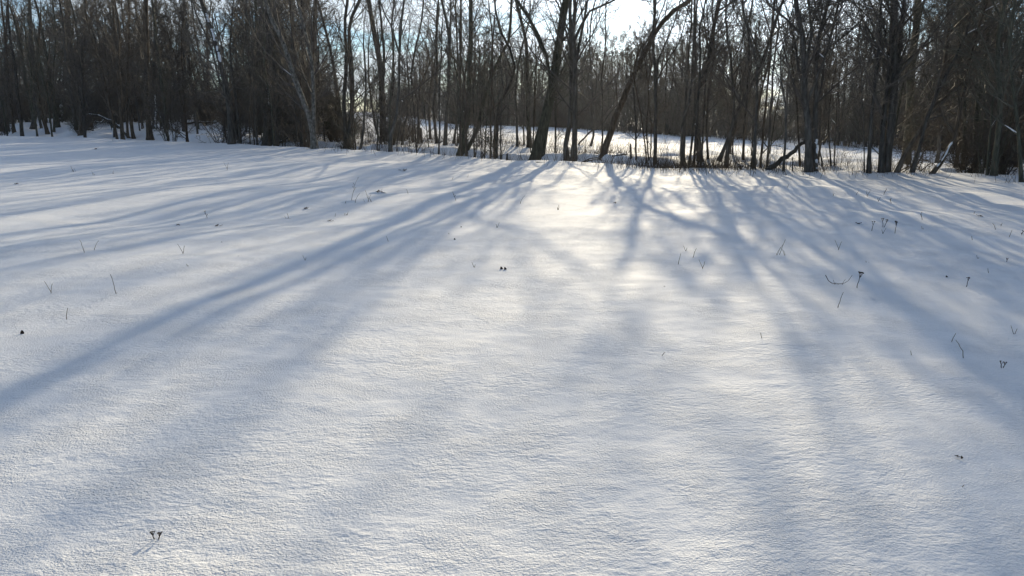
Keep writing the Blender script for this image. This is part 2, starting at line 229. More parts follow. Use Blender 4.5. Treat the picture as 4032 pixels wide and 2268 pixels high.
    ('bare_tree', 'second trunk leaning right, short with a dark crook',[(0.058,[[10.9,20.55,0.08],[11.03,20.53,0.58],[11.15,20.52,1.11],[11.09,20.51,1.7],[11.34,20.5,2.21],[11.59,20.49,2.88],[11.82,20.48,3.44],[11.93,20.46,4.32]])],11,0,1.25,[]),
    ('bare_tree', 'low trunk leaning far right with snow along its upper side',[(0.061,[[11.19,20.26,0.07],[11.49,20.28,0.32],[11.7,20.29,0.49],[11.83,20.31,0.91],[11.9,20.35,1.53],[11.99,20.4,2.37],[12.06,20.45,3.37]])],10,1,1.25,[(0,0.03,0.13,-1)]),
    ('bare_tree', 'upright tree behind the snow-topped leaning trunk',[(0.097,[[22.21,39.45,-0.83],[22.26,39.45,-0.15],[22.09,39.4,1.46],[22.07,39.32,3.41],[21.84,39.25,5.32],[21.62,39.18,7.17]])],11,0,1.25,[]),
    ('bare_tree', 'left dark trunk of the dense thicket near the right edge',[(0.06,[[14.46,24.1,-0.09],[14.36,24.12,0.61],[14.29,24.17,1.92],[13.97,24.23,3.31],[13.73,24.3,5.06]])],11,2,1.5,[]),
    ('bare_tree', 'middle dark trunk of the dense thicket near the right edge',[(0.075,[[14.62,23.68,-0.11],[14.45,23.66,0.71],[14.36,23.61,1.91],[14.33,23.56,3.07],[14.29,23.51,4.2],[14.01,23.48,4.94]]),(0.038,[[14.93,23.8,-0.07],[14.86,23.79,0.91],[14.53,23.78,2.3],[14.08,23.77,3.47],[13.86,23.75,4.98]])],11,2,1.5,[]),
    ('bare_tree', 'thickest dark trunk of the dense thicket near the right edge',[(0.076,[[12.61,19.64,0.07],[12.54,19.6,0.87],[12.4,19.54,2.02],[12.13,19.48,3.13],[12.09,19.43,4.06],[12.1,19.42,4.36]]),(0.031,[[12.51,19.77,0.15],[12.46,19.8,0.92],[12.44,19.86,2.19],[12.73,19.9,3.16],[12.7,19.95,4.44]])],11,2,1.5,[]),
    ('bare_tree', 'dark tree at the very right edge above crossed fallen boughs',[(0.047,[[12.12,17.77,0.06],[12.03,17.79,0.41],[11.85,17.82,1.23],[11.61,17.85,2.13],[11.41,17.89,3.01],[11.42,17.93,4.15]])],10,2,1.5,[]),
]
LOGS = [
    ('fallen_bough', 'dark branching fallen bough lying below the brown curved stem',[(0.107,[[-29.66,59.01,-0.15],[-30.49,58.97,0.87],[-31.36,58.95,1.38],[-31.99,58.94,1.61],[-32.93,58.93,1.66]]),(0.058,[[-31.4,59.01,1.38],[-31.82,59.01,1.06],[-32.27,59.01,1.2]]),(0.049,[[-31.93,58.99,1.61],[-32.17,58.99,1.93]]),(0.068,[[-30.16,59.01,0.59],[-30.8,59.01,0.78],[-31.25,59.01,1.06]])],1),
    ('fallen_bough', 'forked dark branch angled over snow right of the brown lit trunk',[(0.093,[[-46.33,80.29,0.76],[-45.31,80.29,1.18],[-44.51,80.29,1.43],[-43.92,80.29,1.52]]),(0.053,[[-44.76,80.26,1.36],[-44.42,80.27,0.99]])],0),
    ('fallen_branch', 'long thin branch arched over the snow left of the marker post',[(0.052,[[-36.31,63.71,0.11],[-35.3,63.73,0.45],[-34.19,63.71,-0.19],[-33.49,63.71,-0.34],[-32.68,63.71,-0.49]]),(0.032,[[-35.11,63.82,0.31],[-35.43,63.83,-0.09]])],0),
    ('fallen_bough', 'snow-topped horizontal bough in the deep shade of the left wood',[(0.104,[[-30.04,70.15,0.9],[-29.02,70.14,0.98],[-27.67,70.14,0.95],[-26.75,70.14,1.17]])],1),
    ('leaning_pole', 'broken snow-covered pole leaning left against the thick brown trunk',[(0.092,[[-25.34,55.96,-0.2],[-25.62,55.9,1.17],[-25.96,55.85,2.09],[-26.35,55.82,2.65]])],1),
    ('fallen_branch', 'snow-topped branch lying right of the pale speckled twin-stemmed tree',[(0.082,[[-12.85,49.99,0.04],[-12.22,50.0,-0.2],[-11.74,50.0,-0.44],[-11.26,50.0,-0.54]]),(0.05,[[-12.4,50.12,-0.13],[-11.81,50.11,0.27]])],1),
    ('fallen_bough', 'crooked bough propped across the snow left of the pale speckled tree',[(0.078,[[-14.81,47.16,-0.17],[-14.26,47.15,0.05],[-13.7,47.15,0.39],[-13.3,47.14,0.72]]),(0.039,[[-14.29,47.28,0.05],[-14.58,47.3,0.49]])],1),
    ('fallen_bough', 'raised snowy branch pointing right behind the pale speckled tree',[(0.108,[[-18.89,72.94,0.81],[-18.17,72.95,1.1],[-16.88,72.96,1.21]]),(0.072,[[-18.13,73.02,1.1],[-18.08,73.02,1.44]])],1),
    ('fallen_bough', 'snow-covered fallen bough arched on the field rim at centre',[(0.033,[[0.87,25.18,0.07],[1.45,25.18,0.01],[2.1,25.18,0.02],[2.51,25.18,0.17],[2.71,25.18,0.23],[2.96,25.18,0.22]]),(0.029,[[2.11,25.3,0.01],[2.64,25.31,0.14],[2.97,25.31,0.16]]),(0.017,[[2.29,25.43,0.05],[2.23,25.42,-0.25]])],1),
    ('log', 'short dark log lying in grass right of the hard-leaning tree',[(0.049,[[3.95,29.57,0.04],[4.24,29.57,0.1],[4.51,29.57,0.13]])],1),
    ('leaning_log', 'dark log slanting up right from the snow toward the twin trunks',[(0.076,[[7.31,21.64,0.07],[7.53,21.64,0.19],[7.71,21.64,0.32],[8.03,21.65,0.55],[8.25,21.66,0.79],[8.52,21.66,0.88]])],0),
    ('fallen_branch', 'thin low branch lying under two thin saplings on the right',[(0.02,[[10.99,25.67,-0.03],[11.17,25.67,-0.05],[11.43,25.67,-0.05]]),(0.016,[[11.49,25.79,-0.14],[11.47,25.79,0.04]])],0),
    ('fallen_bough', 'dark crossed boughs lying at the right edge below the thicket',[(0.064,[[29.27,45.02,-1.17],[29.89,45.02,-1.63],[30.61,45.02,-2.2]]),(0.048,[[29.3,45.14,-1.88],[29.69,45.14,-1.33],[30.13,45.14,-1.14]])],0),
    ('fallen_branch', 'tangle of low arching twigs between the two right-leaning trunks',[(0.018,[[10.7,20.61,0.08],[10.97,20.62,0.26],[11.2,20.62,0.42],[11.39,20.62,0.4]]),(0.016,[[10.62,20.73,0.06],[10.82,20.73,0.18],[11.14,20.74,0.29]]),(0.015,[[10.9,20.85,0.07],[10.93,20.83,0.32],[10.83,20.82,0.5]]),(0.015,[[11.39,20.96,0.09],[11.65,20.95,0.31],[11.82,20.96,0.2]])],0),
]
STUMPS = [
    ('stump', 'dark broken stump standing at the rim of the bright far field',(0.064,[[-5.42,45.42,0.05],[-5.43,45.39,0.86]])),
    ('stump', 'short square-topped stump on the ditch rim left of the great leaning tree',(0.045,[[-0.22,34.14,-0.34],[-0.22,34.14,-0.08]])),
    ('stump', 'slim broken stump behind the short log in the grass',(0.035,[[4.53,28.72,0.02],[4.49,28.71,0.54]])),
    ('fence_stick', 'thin dark upright stick between the leaning log and short slim trunk',(0.017,[[7.98,21.4,0.05],[7.95,21.38,0.45]])),
    ('marker_post', 'thin pale marker post in snow at the left wood edge',(0.029,[[-26.03,49.47,-0.04],[-25.92,49.44,0.82]])),
]
WEEDS = [
    (-1.37,2.57,0.06, 'yarrow2', 'two-headed dry yarrow, the nearest weed at bottom left of the field'),
    (-3.62,5.28,0.04, 'leaf', 'dark curled dead leaf casting a small shadow near the left edge'),
    (-3.52,5.67,0.124, 'stick', 'bent dry stalk just right of the dark curled leaf'),
    (-4.14,6.5,0.119, 'fork', 'dry stalk with a forked tip and a thin companion near the left edge'),
    (-3.53,6.46,0.21, 'tall', 'tallest single straight stalk left of centre'),
    (-4.92,8.45,0.177, 'stick', 'straight dry stalk, left one of a close pair on the left'),
    (-4.91,8.63,0.146, 'arch', 'curved dry stalk, right one of a close pair on the left'),
    (-3.77,8.39,0.128, 'fork', 'dark forked stalk at the upper rim of a broad shadow on the left'),
    (-3.4,7.67,0.052, 'stub', 'short double stub just below the dark forked stalk'),
    (-3.11,8.36,0.038, 'stub', 'tiny stub in the broad shadow right of the dark forked stalk'),
    (-3.81,7.47,0.034, 'stub', 'tiny stub in shadow above the tallest left stalk'),
    (-5.05,12.3,0.138, 'sprig', 'upright sprig on a small snow clod, left midfield'),
    (-4.45,11.1,0.05, 'litter', 'dark leaf litter just below the sprig on a snow clod'),
    (-5.13,11.36,0.045, 'litter', 'low snow-crusted litter left of the sprig on a clod'),
    (-2.38,4.54,0.032, 'stub', 'left one of two short slanting stubs in the lower left field'),
    (-2.3,4.52,0.021, 'stub', 'right one of two short slanting stubs in the lower left field'),
    (-2.44,5.51,0.019, 'stub', 'tiny lone stub below the tallest left stalk'),
    (-1.33,7.06,0.032, 'stub', 'tiny lone stub below the long central shadow'),
    (-1.6,9.55,0.102, 'stick', 'slanting stalk standing in the long central shadow'),
    (-2.33,8.23,0.061, 'fork', 'small V of two stalks under the long shadow, left of centre'),
    (-3.7,9.35,0.047, 'stub', 'thin slanting stub above the dark forked stalk'),
    (-3.66,12.18,0.123, 'tuft', 'faint tuft of fine stalks left of the weed patch'),
    (-3.72,13.43,0.06, 'litter', 'low dark litter with twigs above the faint tuft'),
    (-2.96,12.37,0.09, 'stick', 'short upright stub at lower left of the weed patch'),
    (-2.79,12.55,0.091, 'tuft', 'small twiggy tuft low in the weed patch'),
    (-2.92,11.85,0.046, 'litter', 'dark crumb of litter at the lower edge of the weed patch'),
    (-3.04,14.08,0.409, 'sprig', 'tall seed-headed stalk in the weed patch left of centre'),
    (-2.93,13.94,0.202, 'arch', 'broken bent stalk right beside the tall seed-headed stalk'),
    (-2.68,13.98,0.25, 'tuft', 'cluster of dry stems in the middle of the weed patch'),
    (-2.73,15.26,0.119, 'litter', 'flattened dark leaves at the top right of the weed patch'),
    (-3.12,13.92,0.078, 'stub', 'small stub left of the tall seed-headed stalk'),
    (-1.07,14.27,0.159, 'sprig', 'twiggy sprig at the edge of the long central shadow'),
    (-2.1,15.14,0.135, 'stick', 'thin slanting stalk above the long central shadow'),
    (-1.59,19.98,0.1, 'tuft', 'small tuft near the field rim above the long shadow'),
    (-1.21,20.4,0.102, 'stick', 'little upright stub near the field rim above the long shadow'),
    (-0.85,10.04,0.051, 'stub', 'tiny stub left of a dark round leaf at centre'),
    (-0.76,9.67,0.033, 'leaf', 'small dark round leaf at centre below the long shadow'),
    (-0.74,10.7,0.048, 'yarrow1', 'tiny dark-headed weed above the dark round leaf'),
    (-0.21,10.68,0.084, 'fork', 'small V-shaped sprig at centre'),
    (-0.41,7.86,0.062, 'fork', 'small V of twigs left of a pair of dark leaves'),
    (-0.12,7.76,0.04, 'leaf', 'left one of two dark upright leaves at centre'),
    (-0.08,7.74,0.039, 'leaf', 'right one of two dark upright leaves at centre'),
    (0.16,14.04,0.188, 'arch', 'bent straw lying by the shadow of the great leaning tree'),
    (0.8,13.19,0.118, 'tuft', 'dark tuft of four short stems in the bright centre'),
    (0.15,4.58,0.04, 'stick', 'small lone stalk in the lower middle of the field'),
    (1.94,14.12,0.039, 'litter', 'flat dark leaf in the bright strip under the sun'),
    (1.01,4.81,0.056, 'arch', 'hooked stalk in the lower middle, beside the bright strip'),
    (1.81,7.97,0.149, 'tall', 'thin tall stalk, left one of the right-of-centre group'),
    (2.11,8.93,0.07, 'fork', 'small V twig at the top of the right-of-centre group'),
    (2.08,8.44,0.143, 'stick', 'slanting stalk in the middle of the right-of-centre group'),
    (2.01,7.72,0.109, 'fork', 'forked twig at the right of the right-of-centre group'),
    (1.42,6.82,0.043, 'stub', 'short upright stub below the right-of-centre group'),
    (1.27,6.84,0.023, 'stub', 'tiny stub left of a short upright stub right of centre'),
    (1.1,4.54,0.021, 'stub', 'tiny stub right of the hooked stalk'),
    (1.83,5.22,0.067, 'stick', 'thin short stalk beside the dark shadow band on the right'),
    (2.28,6.1,0.028, 'stub', 'tiny faint stub right of centre above the dark band'),
    (3.2,8.78,0.218, 'tuft', 'clump of straight stems with one much taller, right midfield'),
    (4.06,9.15,0.139, 'fork', 'pair of bent stalks right of the tall-stemmed clump'),
    (4.05,8.35,0.052, 'stub', 'two short dark stubs in the right midfield'),
    (3.31,6.97,0.183, 'yarrow1', 'tall pale yarrow with a wide umbel, right midfield'),
    (3.19,7.14,0.114, 'arch2', 'arched fallen twig with upturned ends beside the pale yarrow'),
    (2.75,6.1,0.168, 'tall', 'tall thin stalk below the arched fallen twig'),
    (5.09,10.45,0.164, 'yarrow1', 'dark flat-topped yarrow, left of the right yarrow patch'),
    (5.29,10.2,0.195, 'yarrow1', 'dark flat-topped yarrow leaning, right of the right yarrow patch'),
    (5.4,10.76,0.157, 'yarrow2', 'crowded snow-dusted stems in the middle of the right yarrow patch'),
    (5.13,10.2,0.092, 'fork', 'bare forked stem at the front of the right yarrow patch'),
    (5.19,11.07,0.062, 'litter', 'snow-capped dark clump left of the right yarrow patch'),
    (6.37,11.5,0.122, 'sprig', 'double seed stalk right of the yarrow patch'),
    (5.85,10.53,0.077, 'stub', 'low broken stub below the double seed stalk'),
    (6.97,14.17,0.095, 'fork', 'Y-shaped twig in the row above the right yarrow patch'),
    (7.09,13.92,0.109, 'sprig', 'leaning sprig in the row above the right yarrow patch'),
    (7.16,15.03,0.151, 'fork', 'wide faint fork in the row above the right yarrow patch'),
    (7.1,15.4,0.12, 'arch', 'faint curved straw at the left of the row above the yarrow patch'),
    (7.51,15.1,0.135, 'sprig', 'faint upright sprig at the top of the row above the yarrow patch'),
    (6.63,15.43,0.086, 'stub', 'pair of little stubs below the thick twin trunks'),
    (6.02,16.38,0.1, 'stick', 'single stub on the field below the slanting dark log'),
    (7.68,12.36,0.083, 'stick', 'small upright stub in the broad right shadow'),
    (7.58,11.93,0.06, 'litter', 'small dark litter in the broad right shadow'),
    (6.11,9.77,0.077, 'stick', 'leaning stub at the lower rim of the broad right shadow'),
    (6.94,10.61,0.119, 'arch', 'curved thin stalk in the broad right shadow'),
    (7.29,11.04,0.08, 'stub', 'dark stub beside the curved stalk in the right shadow'),
    (6.7,9.94,0.123, 'stick', 'thin straight stalk near the right edge in shadow'),
    (6.97,10.1,0.074, 'sprig', 'small sprig at the right edge in shadow'),
    (5.46,8.59,0.049, 'fork', 'low spreading Y twig on a lit strip at the right'),
    (5.67,8.39,0.071, 'yarrow1', 'faint pale yarrow near the right edge'),
    (5.07,7.75,0.083, 'stick', 'slanting stem with a leaf at its foot near the right edge'),
    (4.45,7.11,0.121, 'yarrow1', 'single dark-headed yarrow in the right field'),
    (4.5,7.55,0.03, 'leaf', 'two-lobed dark leaf left of the dark-headed yarrow'),
    (3.2,5.21,0.1, 'stick', 'upright stalk left of the long arching stalk, lower right'),
    (3.09,4.86,0.153, 'arch', 'long arching stalk in the lower right field'),
    (2.76,4.9,0.057, 'stick', 'short straight stub standing in the dark band, lower right'),
    (3.82,5.45,0.079, 'fork', 'double stalk near the right edge'),
    (3.23,4.67,0.071, 'yarrow2', 'pair of dark flat yarrow heads near the right edge'),
    (2.12,3.26,0.016, 'litter', 'dark leaf scrap lying alone in the lower right'),
    (1.96,2.98,0.038, 'arch', 'bent grass blade below the dark leaf scrap'),
    (1.26,2.34,0.031, 'stick', 'dark stub cut by the bottom edge of the photo'),
    (-12.81,21.95,0.195, 'tuft', 'group of dark stubs in the far left field'),
    (-11.8,21.18,0.141, 'stub', 'paired stubs right of the far left group'),
    (-11.44,21.53,0.12, 'stub', 'faint stub between the far left groups and the banded shadows'),
    (-8.52,22.48,0.25, 'fork', 'thin slanting stalk in the banded shadows, left of centre'),
    (-11.89,17.96,0.06, 'litter', 'small snow-topped lump near the left edge of the field'),
    (-3.21,21.93,0.098, 'litter', 'dark snow-topped lump close to the field rim'),
    (-20.49,37.33,0.145, 'litter', 'small mound of litter at the far left rim'),
]

# ---------------------------------------------------------------- mesh helpers
def mesh_from(name, V, F):
    """fast mesh from a vertex array and a list of face arrays (n, k)"""
    me = bpy.data.meshes.new(name)
    V = np.asarray(V, np.float32)
    me.vertices.add(len(V))
    me.vertices.foreach_set('co', V.ravel())
    idx = np.concatenate([f.ravel() for f in F]).astype(np.int32)
    tot = np.concatenate([np.full(len(f), f.shape[1], np.int32) for f in F])
    start = np.concatenate([[0], np.cumsum(tot)[:-1]]).astype(np.int32)
    me.loops.add(len(idx))
    me.loops.foreach_set('vertex_index', idx)
    me.polygons.add(len(tot))
    me.polygons.foreach_set('loop_start', start)
    me.polygons.foreach_set('use_smooth', np.ones(len(tot), bool))
    me.update(calc_edges=True)
    return me

class Geo:
    def __init__(self):
        self.V, self.F, self.n = [], {}, 0
    def add(self, V, F):
        V = np.asarray(V, float).reshape(-1, 3)
        for f in (F if isinstance(F, list) else [F]):
            f = np.asarray(f, int)
            if len(f):
                self.F.setdefault(f.shape[1], []).append(f + self.n)
        self.V.append(V); self.n += len(V)
    def tubes(self, P, Rr, sides):
        """P (n, k, 3) centre lines, Rr (n, k) radii"""
        P = np.asarray(P, float); Rr = np.asarray(Rr, float)
        n, k, _ = P.shape
        T = np.empty_like(P)
        T[:, 1:-1] = P[:, 2:] - P[:, :-2]; T[:, 0] = P[:, 1] - P[:, 0]; T[:, -1] = P[:, -1] - P[:, -2]
        T /= np.linalg.norm(T, axis=2, keepdims=True) + 1e-9
        m = P[:, -1] - P[:, 0]; m /= np.linalg.norm(m, axis=1, keepdims=True) + 1e-9
        ref = np.where(np.abs(m[:, 2:3]) > 0.8, np.array([[1.0, 0.13, 0.0]]), np.array([[0.0, 0.0, 1.0]]))
        A = np.cross(T, ref[:, None, :]); A /= np.linalg.norm(A, axis=2, keepdims=True) + 1e-9
        B = np.cross(T, A)
        th = np.arange(sides) * 2 * math.pi / sides
        ring = (A[:, :, None, :] * np.cos(th)[None, None, :, None] + B[:, :, None, :] * np.sin(th)[None, None, :, None])
        V = P[:, :, None, :] + ring * Rr[:, :, None, None]
        i = np.arange(n)[:, None, None] * k * sides; j = np.arange(k - 1)[None, :, None] * sides; s = np.arange(sides)[None, None, :]
        s2 = (s + 1) % sides
        a = i + j + s; b = i + j + s2
        F = np.stack([a, b, b + sides, a + sides], -1).reshape(-1, 4)
        self.add(V.reshape(-1, 3), F)
        return V
    def mesh(self, name):
        return mesh_from(name, np.concatenate(self.V), [np.concatenate(f) for f in self.F.values()])

def link(name, data, mat=None, parent=None):
    o = bpy.data.objects.new(name, data)
    COL.objects.link(o)
    if parent is not None:
        o.parent = parent
    if mat is not None and data is not None and not data.materials:
        data.materials.append(mat)
    return o

def tag(o, label=None, category=None, group=None, kind=None):
    for k, v in (('label', label), ('category', category), ('group', group), ('kind', kind)):
        if v:
            o[k] = v
    return o

def unit(v):
    return v / (np.linalg.norm(v, axis=-1, keepdims=True) + 1e-9)

def resample(pts, k, sm=True):
    """smooth curve through pts, k points evenly along it"""
    p = np.asarray(pts, float)
    if sm and len(p) > 2:
        q = np.vstack([2 * p[0] - p[1], p, 2 * p[-1] - p[-2]])
        segs = []
        for i in range(1, len(q) - 2):
            t = np.linspace(0, 1, 8, endpoint=False)[:, None]
            a, b, c, d = q[i - 1], q[i], q[i + 1], q[i + 2]
            segs.append(0.5 * (2 * b + (c - a) * t + (2 * a - 5 * b + 4 * c - d) * t ** 2 + (3 * b - a - 3 * c + d) * t ** 3))
        p = np.vstack(segs + [p[-1:]])
    L = np.concatenate([[0], np.cumsum(np.linalg.norm(np.diff(p, axis=0), axis=1))])
    t = np.linspace(0, L[-1], k)
    return np.stack([np.interp(t, L, p[:, i]) for i in range(3)], 1)

def grow(rng, P, Rr, k, tlo, thi, ang, ratio, pts, up, wig, rfac, rmin, slim=0.011, minlen=0.0):
    """k children on every parent line: returns their centre lines and radii"""
    n, K, _ = P.shape
    L = np.linalg.norm(np.diff(P, axis=1), axis=2).sum(1)
    t = tlo + (thi - tlo) * (np.arange(k)[None, :] + rng.uniform(0, 1, (n, k))) / k
    f = t * (K - 1); i0 = np.minimum(f.astype(int), K - 2); fr = (f - i0)[..., None]
    rows = np.arange(n)[:, None]
    a = P[rows, i0]; b = P[rows, i0 + 1]
    pos = a + (b - a) * fr
    tan = unit(b - a)
    r = Rr[rows, i0] * (1 - fr[..., 0]) + Rr[rows, i0 + 1] * fr[..., 0]
    az = rng.uniform(0, 2 * math.pi, (n, k))
    e1 = unit(np.cross(tan, np.where(np.abs(tan[..., 2:3]) > 0.8, np.array([1.0, 0, 0]), np.array([0, 0, 1.0]))))
    e2 = np.cross(tan, e1)
    an = np.radians(rng.uniform(ang[0], ang[1], (n, k)))[..., None]
    d = tan * np.cos(an) + (e1 * np.cos(az)[..., None] + e2 * np.sin(az)[..., None]) * np.sin(an)
    ln = np.maximum(L[:, None] * ratio * (1.05 - 0.6 * t) * rng.uniform(0.55, 1.3, (n, k)), minlen)
    step = (ln / (pts - 1))[..., None]
    C = [pos]
    for _ in range(pts - 1):
        d = unit(d + np.array([0, 0, up]) + rng.normal(0, wig, d.shape))
        C.append(C[-1] + d * step)
    C = np.stack(C, 2).reshape(n * k, pts, 3)
    r0 = np.clip(np.minimum(r * rfac, slim * ln + rmin), rmin, None).reshape(-1)
    w = np.linspace(1, 0, pts)[None, :]
    return C, rmin * 0.55 + (r0[:, None] - rmin * 0.55) * w

# ---------------------------------------------------------------- materials
def new_mat(name):
    m = bpy.data.materials.new(name)
    m.use_nodes = True
    t = m.node_tree
    return m, t, t.nodes['Principled BSDF']

def tex_noise(t, vec, scale, detail=3.0, rough=0.5):
    n = N(t, 'ShaderNodeTexNoise')
    n.inputs['Scale'].default_value = scale
    n.inputs['Detail'].default_value = detail
    n.inputs['Roughness'].default_value = rough
    if vec is not None:
        t.links.new(vec, n.inputs['Vector'])
    return n

def ramp(t, fac, stops):
    r = N(t, 'ShaderNodeValToRGB')
    els = r.color_ramp.elements
    while len(els) < len(stops):
        els.new(0.5)
    for e, (p, c) in zip(els, stops):
        e.position = p; e.color = (*c, 1)
    t.links.new(fac, r.inputs[0])
    return r.outputs[0]

def bark_material(name, stops, scale, bump=0.5, rough=0.85, stretch=5.0):
    m, t, b = new_mat(name)
    tc = N(t, 'ShaderNodeTexCoord')
    mp = N(t, 'ShaderNodeMapping')
    mp.inputs['Scale'].default_value = (stretch, stretch, 1.0)
    t.links.new(tc.outputs['Object'], mp.inputs[0])
    n1 = tex_noise(t, mp.outputs[0], scale, 5, 0.65)
    info = N(t, 'ShaderNodeObjectInfo')
    v = math_node(t, 'ADD', n1.outputs['Fac'], math_node(t, 'MULTIPLY', math_node(t, 'SUBTRACT', info.outputs['Random'], 0.5), 0.16))
    t.links.new(ramp(t, v, stops), b.inputs['Base Color'])
    b.inputs['Roughness'].default_value = rough
    b.inputs['Specular IOR Level'].default_value = 0.25
    bp = N(t, 'ShaderNodeBump')
    bp.inputs['Strength'].default_value = bump
    bp.inputs['Distance'].default_value = 0.03
    t.links.new(n1.outputs['Fac'], bp.inputs['Height'])
    t.links.new(bp.outputs[0], b.inputs['Normal'])
    return m

BARK = [
    bark_material('bark_grey', [(0.3, (0.029, 0.026, 0.023)), (0.55, (0.087, 0.080, 0.069)), (0.75, (0.158, 0.152, 0.136))], 3.0),
    bark_material('bark_brown', [(0.3, (0.033, 0.026, 0.019)), (0.55, (0.099, 0.078, 0.058)), (0.75, (0.169, 0.144, 0.112))], 3.0),
    bark_material('bark_olive', [(0.3, (0.027, 0.027, 0.020)), (0.55, (0.081, 0.081, 0.059)), (0.75, (0.137, 0.137, 0.105))], 3.0),
    bark_material('bark_pale_speckled', [(0.34, (0.045, 0.04, 0.035)), (0.5, (0.125, 0.117, 0.10)), (0.68, (0.26, 0.25, 0.225))], 6.0, stretch=1.6),
]
TWIG = [
    bark_material('twig_grey_brown', [(0.3, (0.056, 0.049, 0.043)), (0.7, (0.139, 0.125, 0.108))], 2.0, 0.1, 0.7, 1.0),
    bark_material('twig_brown', [(0.3, (0.063, 0.051, 0.040)), (0.7, (0.152, 0.128, 0.101))], 2.0, 0.1, 0.7, 1.0),
    bark_material('twig_olive', [(0.3, (0.053, 0.052, 0.040)), (0.7, (0.132, 0.128, 0.100))], 2.0, 0.1, 0.7, 1.0),
    bark_material('twig_dark_birch', [(0.3, (0.056, 0.049, 0.044)), (0.7, (0.135, 0.118, 0.107))], 2.0, 0.1, 0.7, 1.0),
]
BRUSH = bark_material('brush_brown', [(0.3, (0.095, 0.085, 0.073)), (0.7, (0.199, 0.180, 0.155))], 0.8, 0.1, 0.8, 1.0)
HAZE_TWIG = bark_material('twig_haze_lightened', [(0.3, (0.093, 0.081, 0.069)), (0.7, (0.202, 0.180, 0.154))], 1.0, 0.1, 0.8, 1.0)  # paler twig copy: haze over the distant wood put into the colour
DRY = bark_material('dry_stalk', [(0.3, (0.045, 0.032, 0.020)), (0.7, (0.15, 0.11, 0.07))], 14.0, 0.2, 0.8, 1.0)
STRAW = bark_material('straw', [(0.3, (0.11, 0.085, 0.05)), (0.7, (0.27, 0.215, 0.14))], 14.0, 0.2, 0.8, 1.0)
SEED = bark_material('dark_seed_head', [(0.3, (0.018, 0.011, 0.008)), (0.7, (0.07, 0.042, 0.028))], 40.0, 0.6, 0.9, 1.0)
PAINT = bark_material('pale_paint', [(0.3, (0.45, 0.46, 0.48)), (0.7, (0.7, 0.71, 0.72))], 5.0, 0.1, 0.6, 1.0)
CUT = bark_material('weathered_wood', [(0.3, (0.10, 0.085, 0.065)), (0.7, (0.24, 0.21, 0.165))], 20.0, 0.5, 0.9, 1.0)

def snow_material(name):
    m, t, b = new_mat(name)
    geo = N(t, 'ShaderNodeNewGeometry')
    pos = geo.outputs['Position']
    soft = tex_noise(t, pos, 0.8, 3, 0.5)
    t.links.new(ramp(t, soft.outputs['Fac'], [(0.3, (0.84, 0.86, 0.895)), (0.7, (0.90, 0.91, 0.93))]), b.inputs['Base Color'])
    b.inputs['Roughness'].default_value = 0.70
    b.inputs['IOR'].default_value = 1.31
    b.inputs['Specular IOR Level'].default_value = 0.2
    mp = N(t, 'ShaderNodeMapping')
    mp.inputs['Rotation'].default_value = (0, 0, R(-7))
    mp.inputs['Scale'].default_value = (0.62, 1.0, 1.0)
    t.links.new(pos, mp.inputs[0])
    rip = tex_noise(t, mp.outputs[0], 36.0, 4, 0.6)      # wind ripples, a few centimetres
    grain = tex_noise(t, pos, 95.0, 2, 0.6)               # loose crystals
    b1 = N(t, 'ShaderNodeBump'); b1.inputs['Strength'].default_value = 0.8; b1.inputs['Distance'].default_value = 0.024
    b2 = N(t, 'ShaderNodeBump'); b2.inputs['Strength'].default_value = 0.9; b2.inputs['Distance'].default_value = 0.012
    loose = tex_noise(t, pos, 2.7, 2, 0.5)                # where the crystals lie loose
    cm2 = N(t, 'ShaderNodeMapRange', interpolation_type='SMOOTHSTEP')
    cm2.inputs['From Min'].default_value = 0.35; cm2.inputs['From Max'].default_value = 0.68
    cm2.inputs['To Min'].default_value = 0.35; cm2.inputs['To Max'].default_value = 1.15
    t.links.new(loose.outputs['Fac'], cm2.inputs['Value'])
    crust = tex_noise(t, pos, 1.1, 3, 0.6)                # crusted patches between smooth ones
    cm = N(t, 'ShaderNodeMapRange', interpolation_type='SMOOTHSTEP')
    cm.inputs['From Min'].default_value = 0.36; cm.inputs['From Max'].default_value = 0.62
    cm.inputs['To Min'].default_value = 0.15
    t.links.new(crust.outputs['Fac'], cm.inputs['Value'])
    t.links.new(math_node(t, 'MULTIPLY', rip.outputs['Fac'], cm.outputs[0]), b1.inputs['Height'])
    t.links.new(math_node(t, 'MULTIPLY', grain.outputs['Fac'], math_node(t, 'ADD', cm2.outputs[0], 0.0)), b2.inputs['Height'])
    t.links.new(b1.outputs[0], b2.inputs['Normal'])
    t.links.new(b2.outputs[0], b.inputs['Normal'])
    return m

SNOW = snow_material('snow_crystals')
SNOW_SOFT = snow_material('settled_snow')

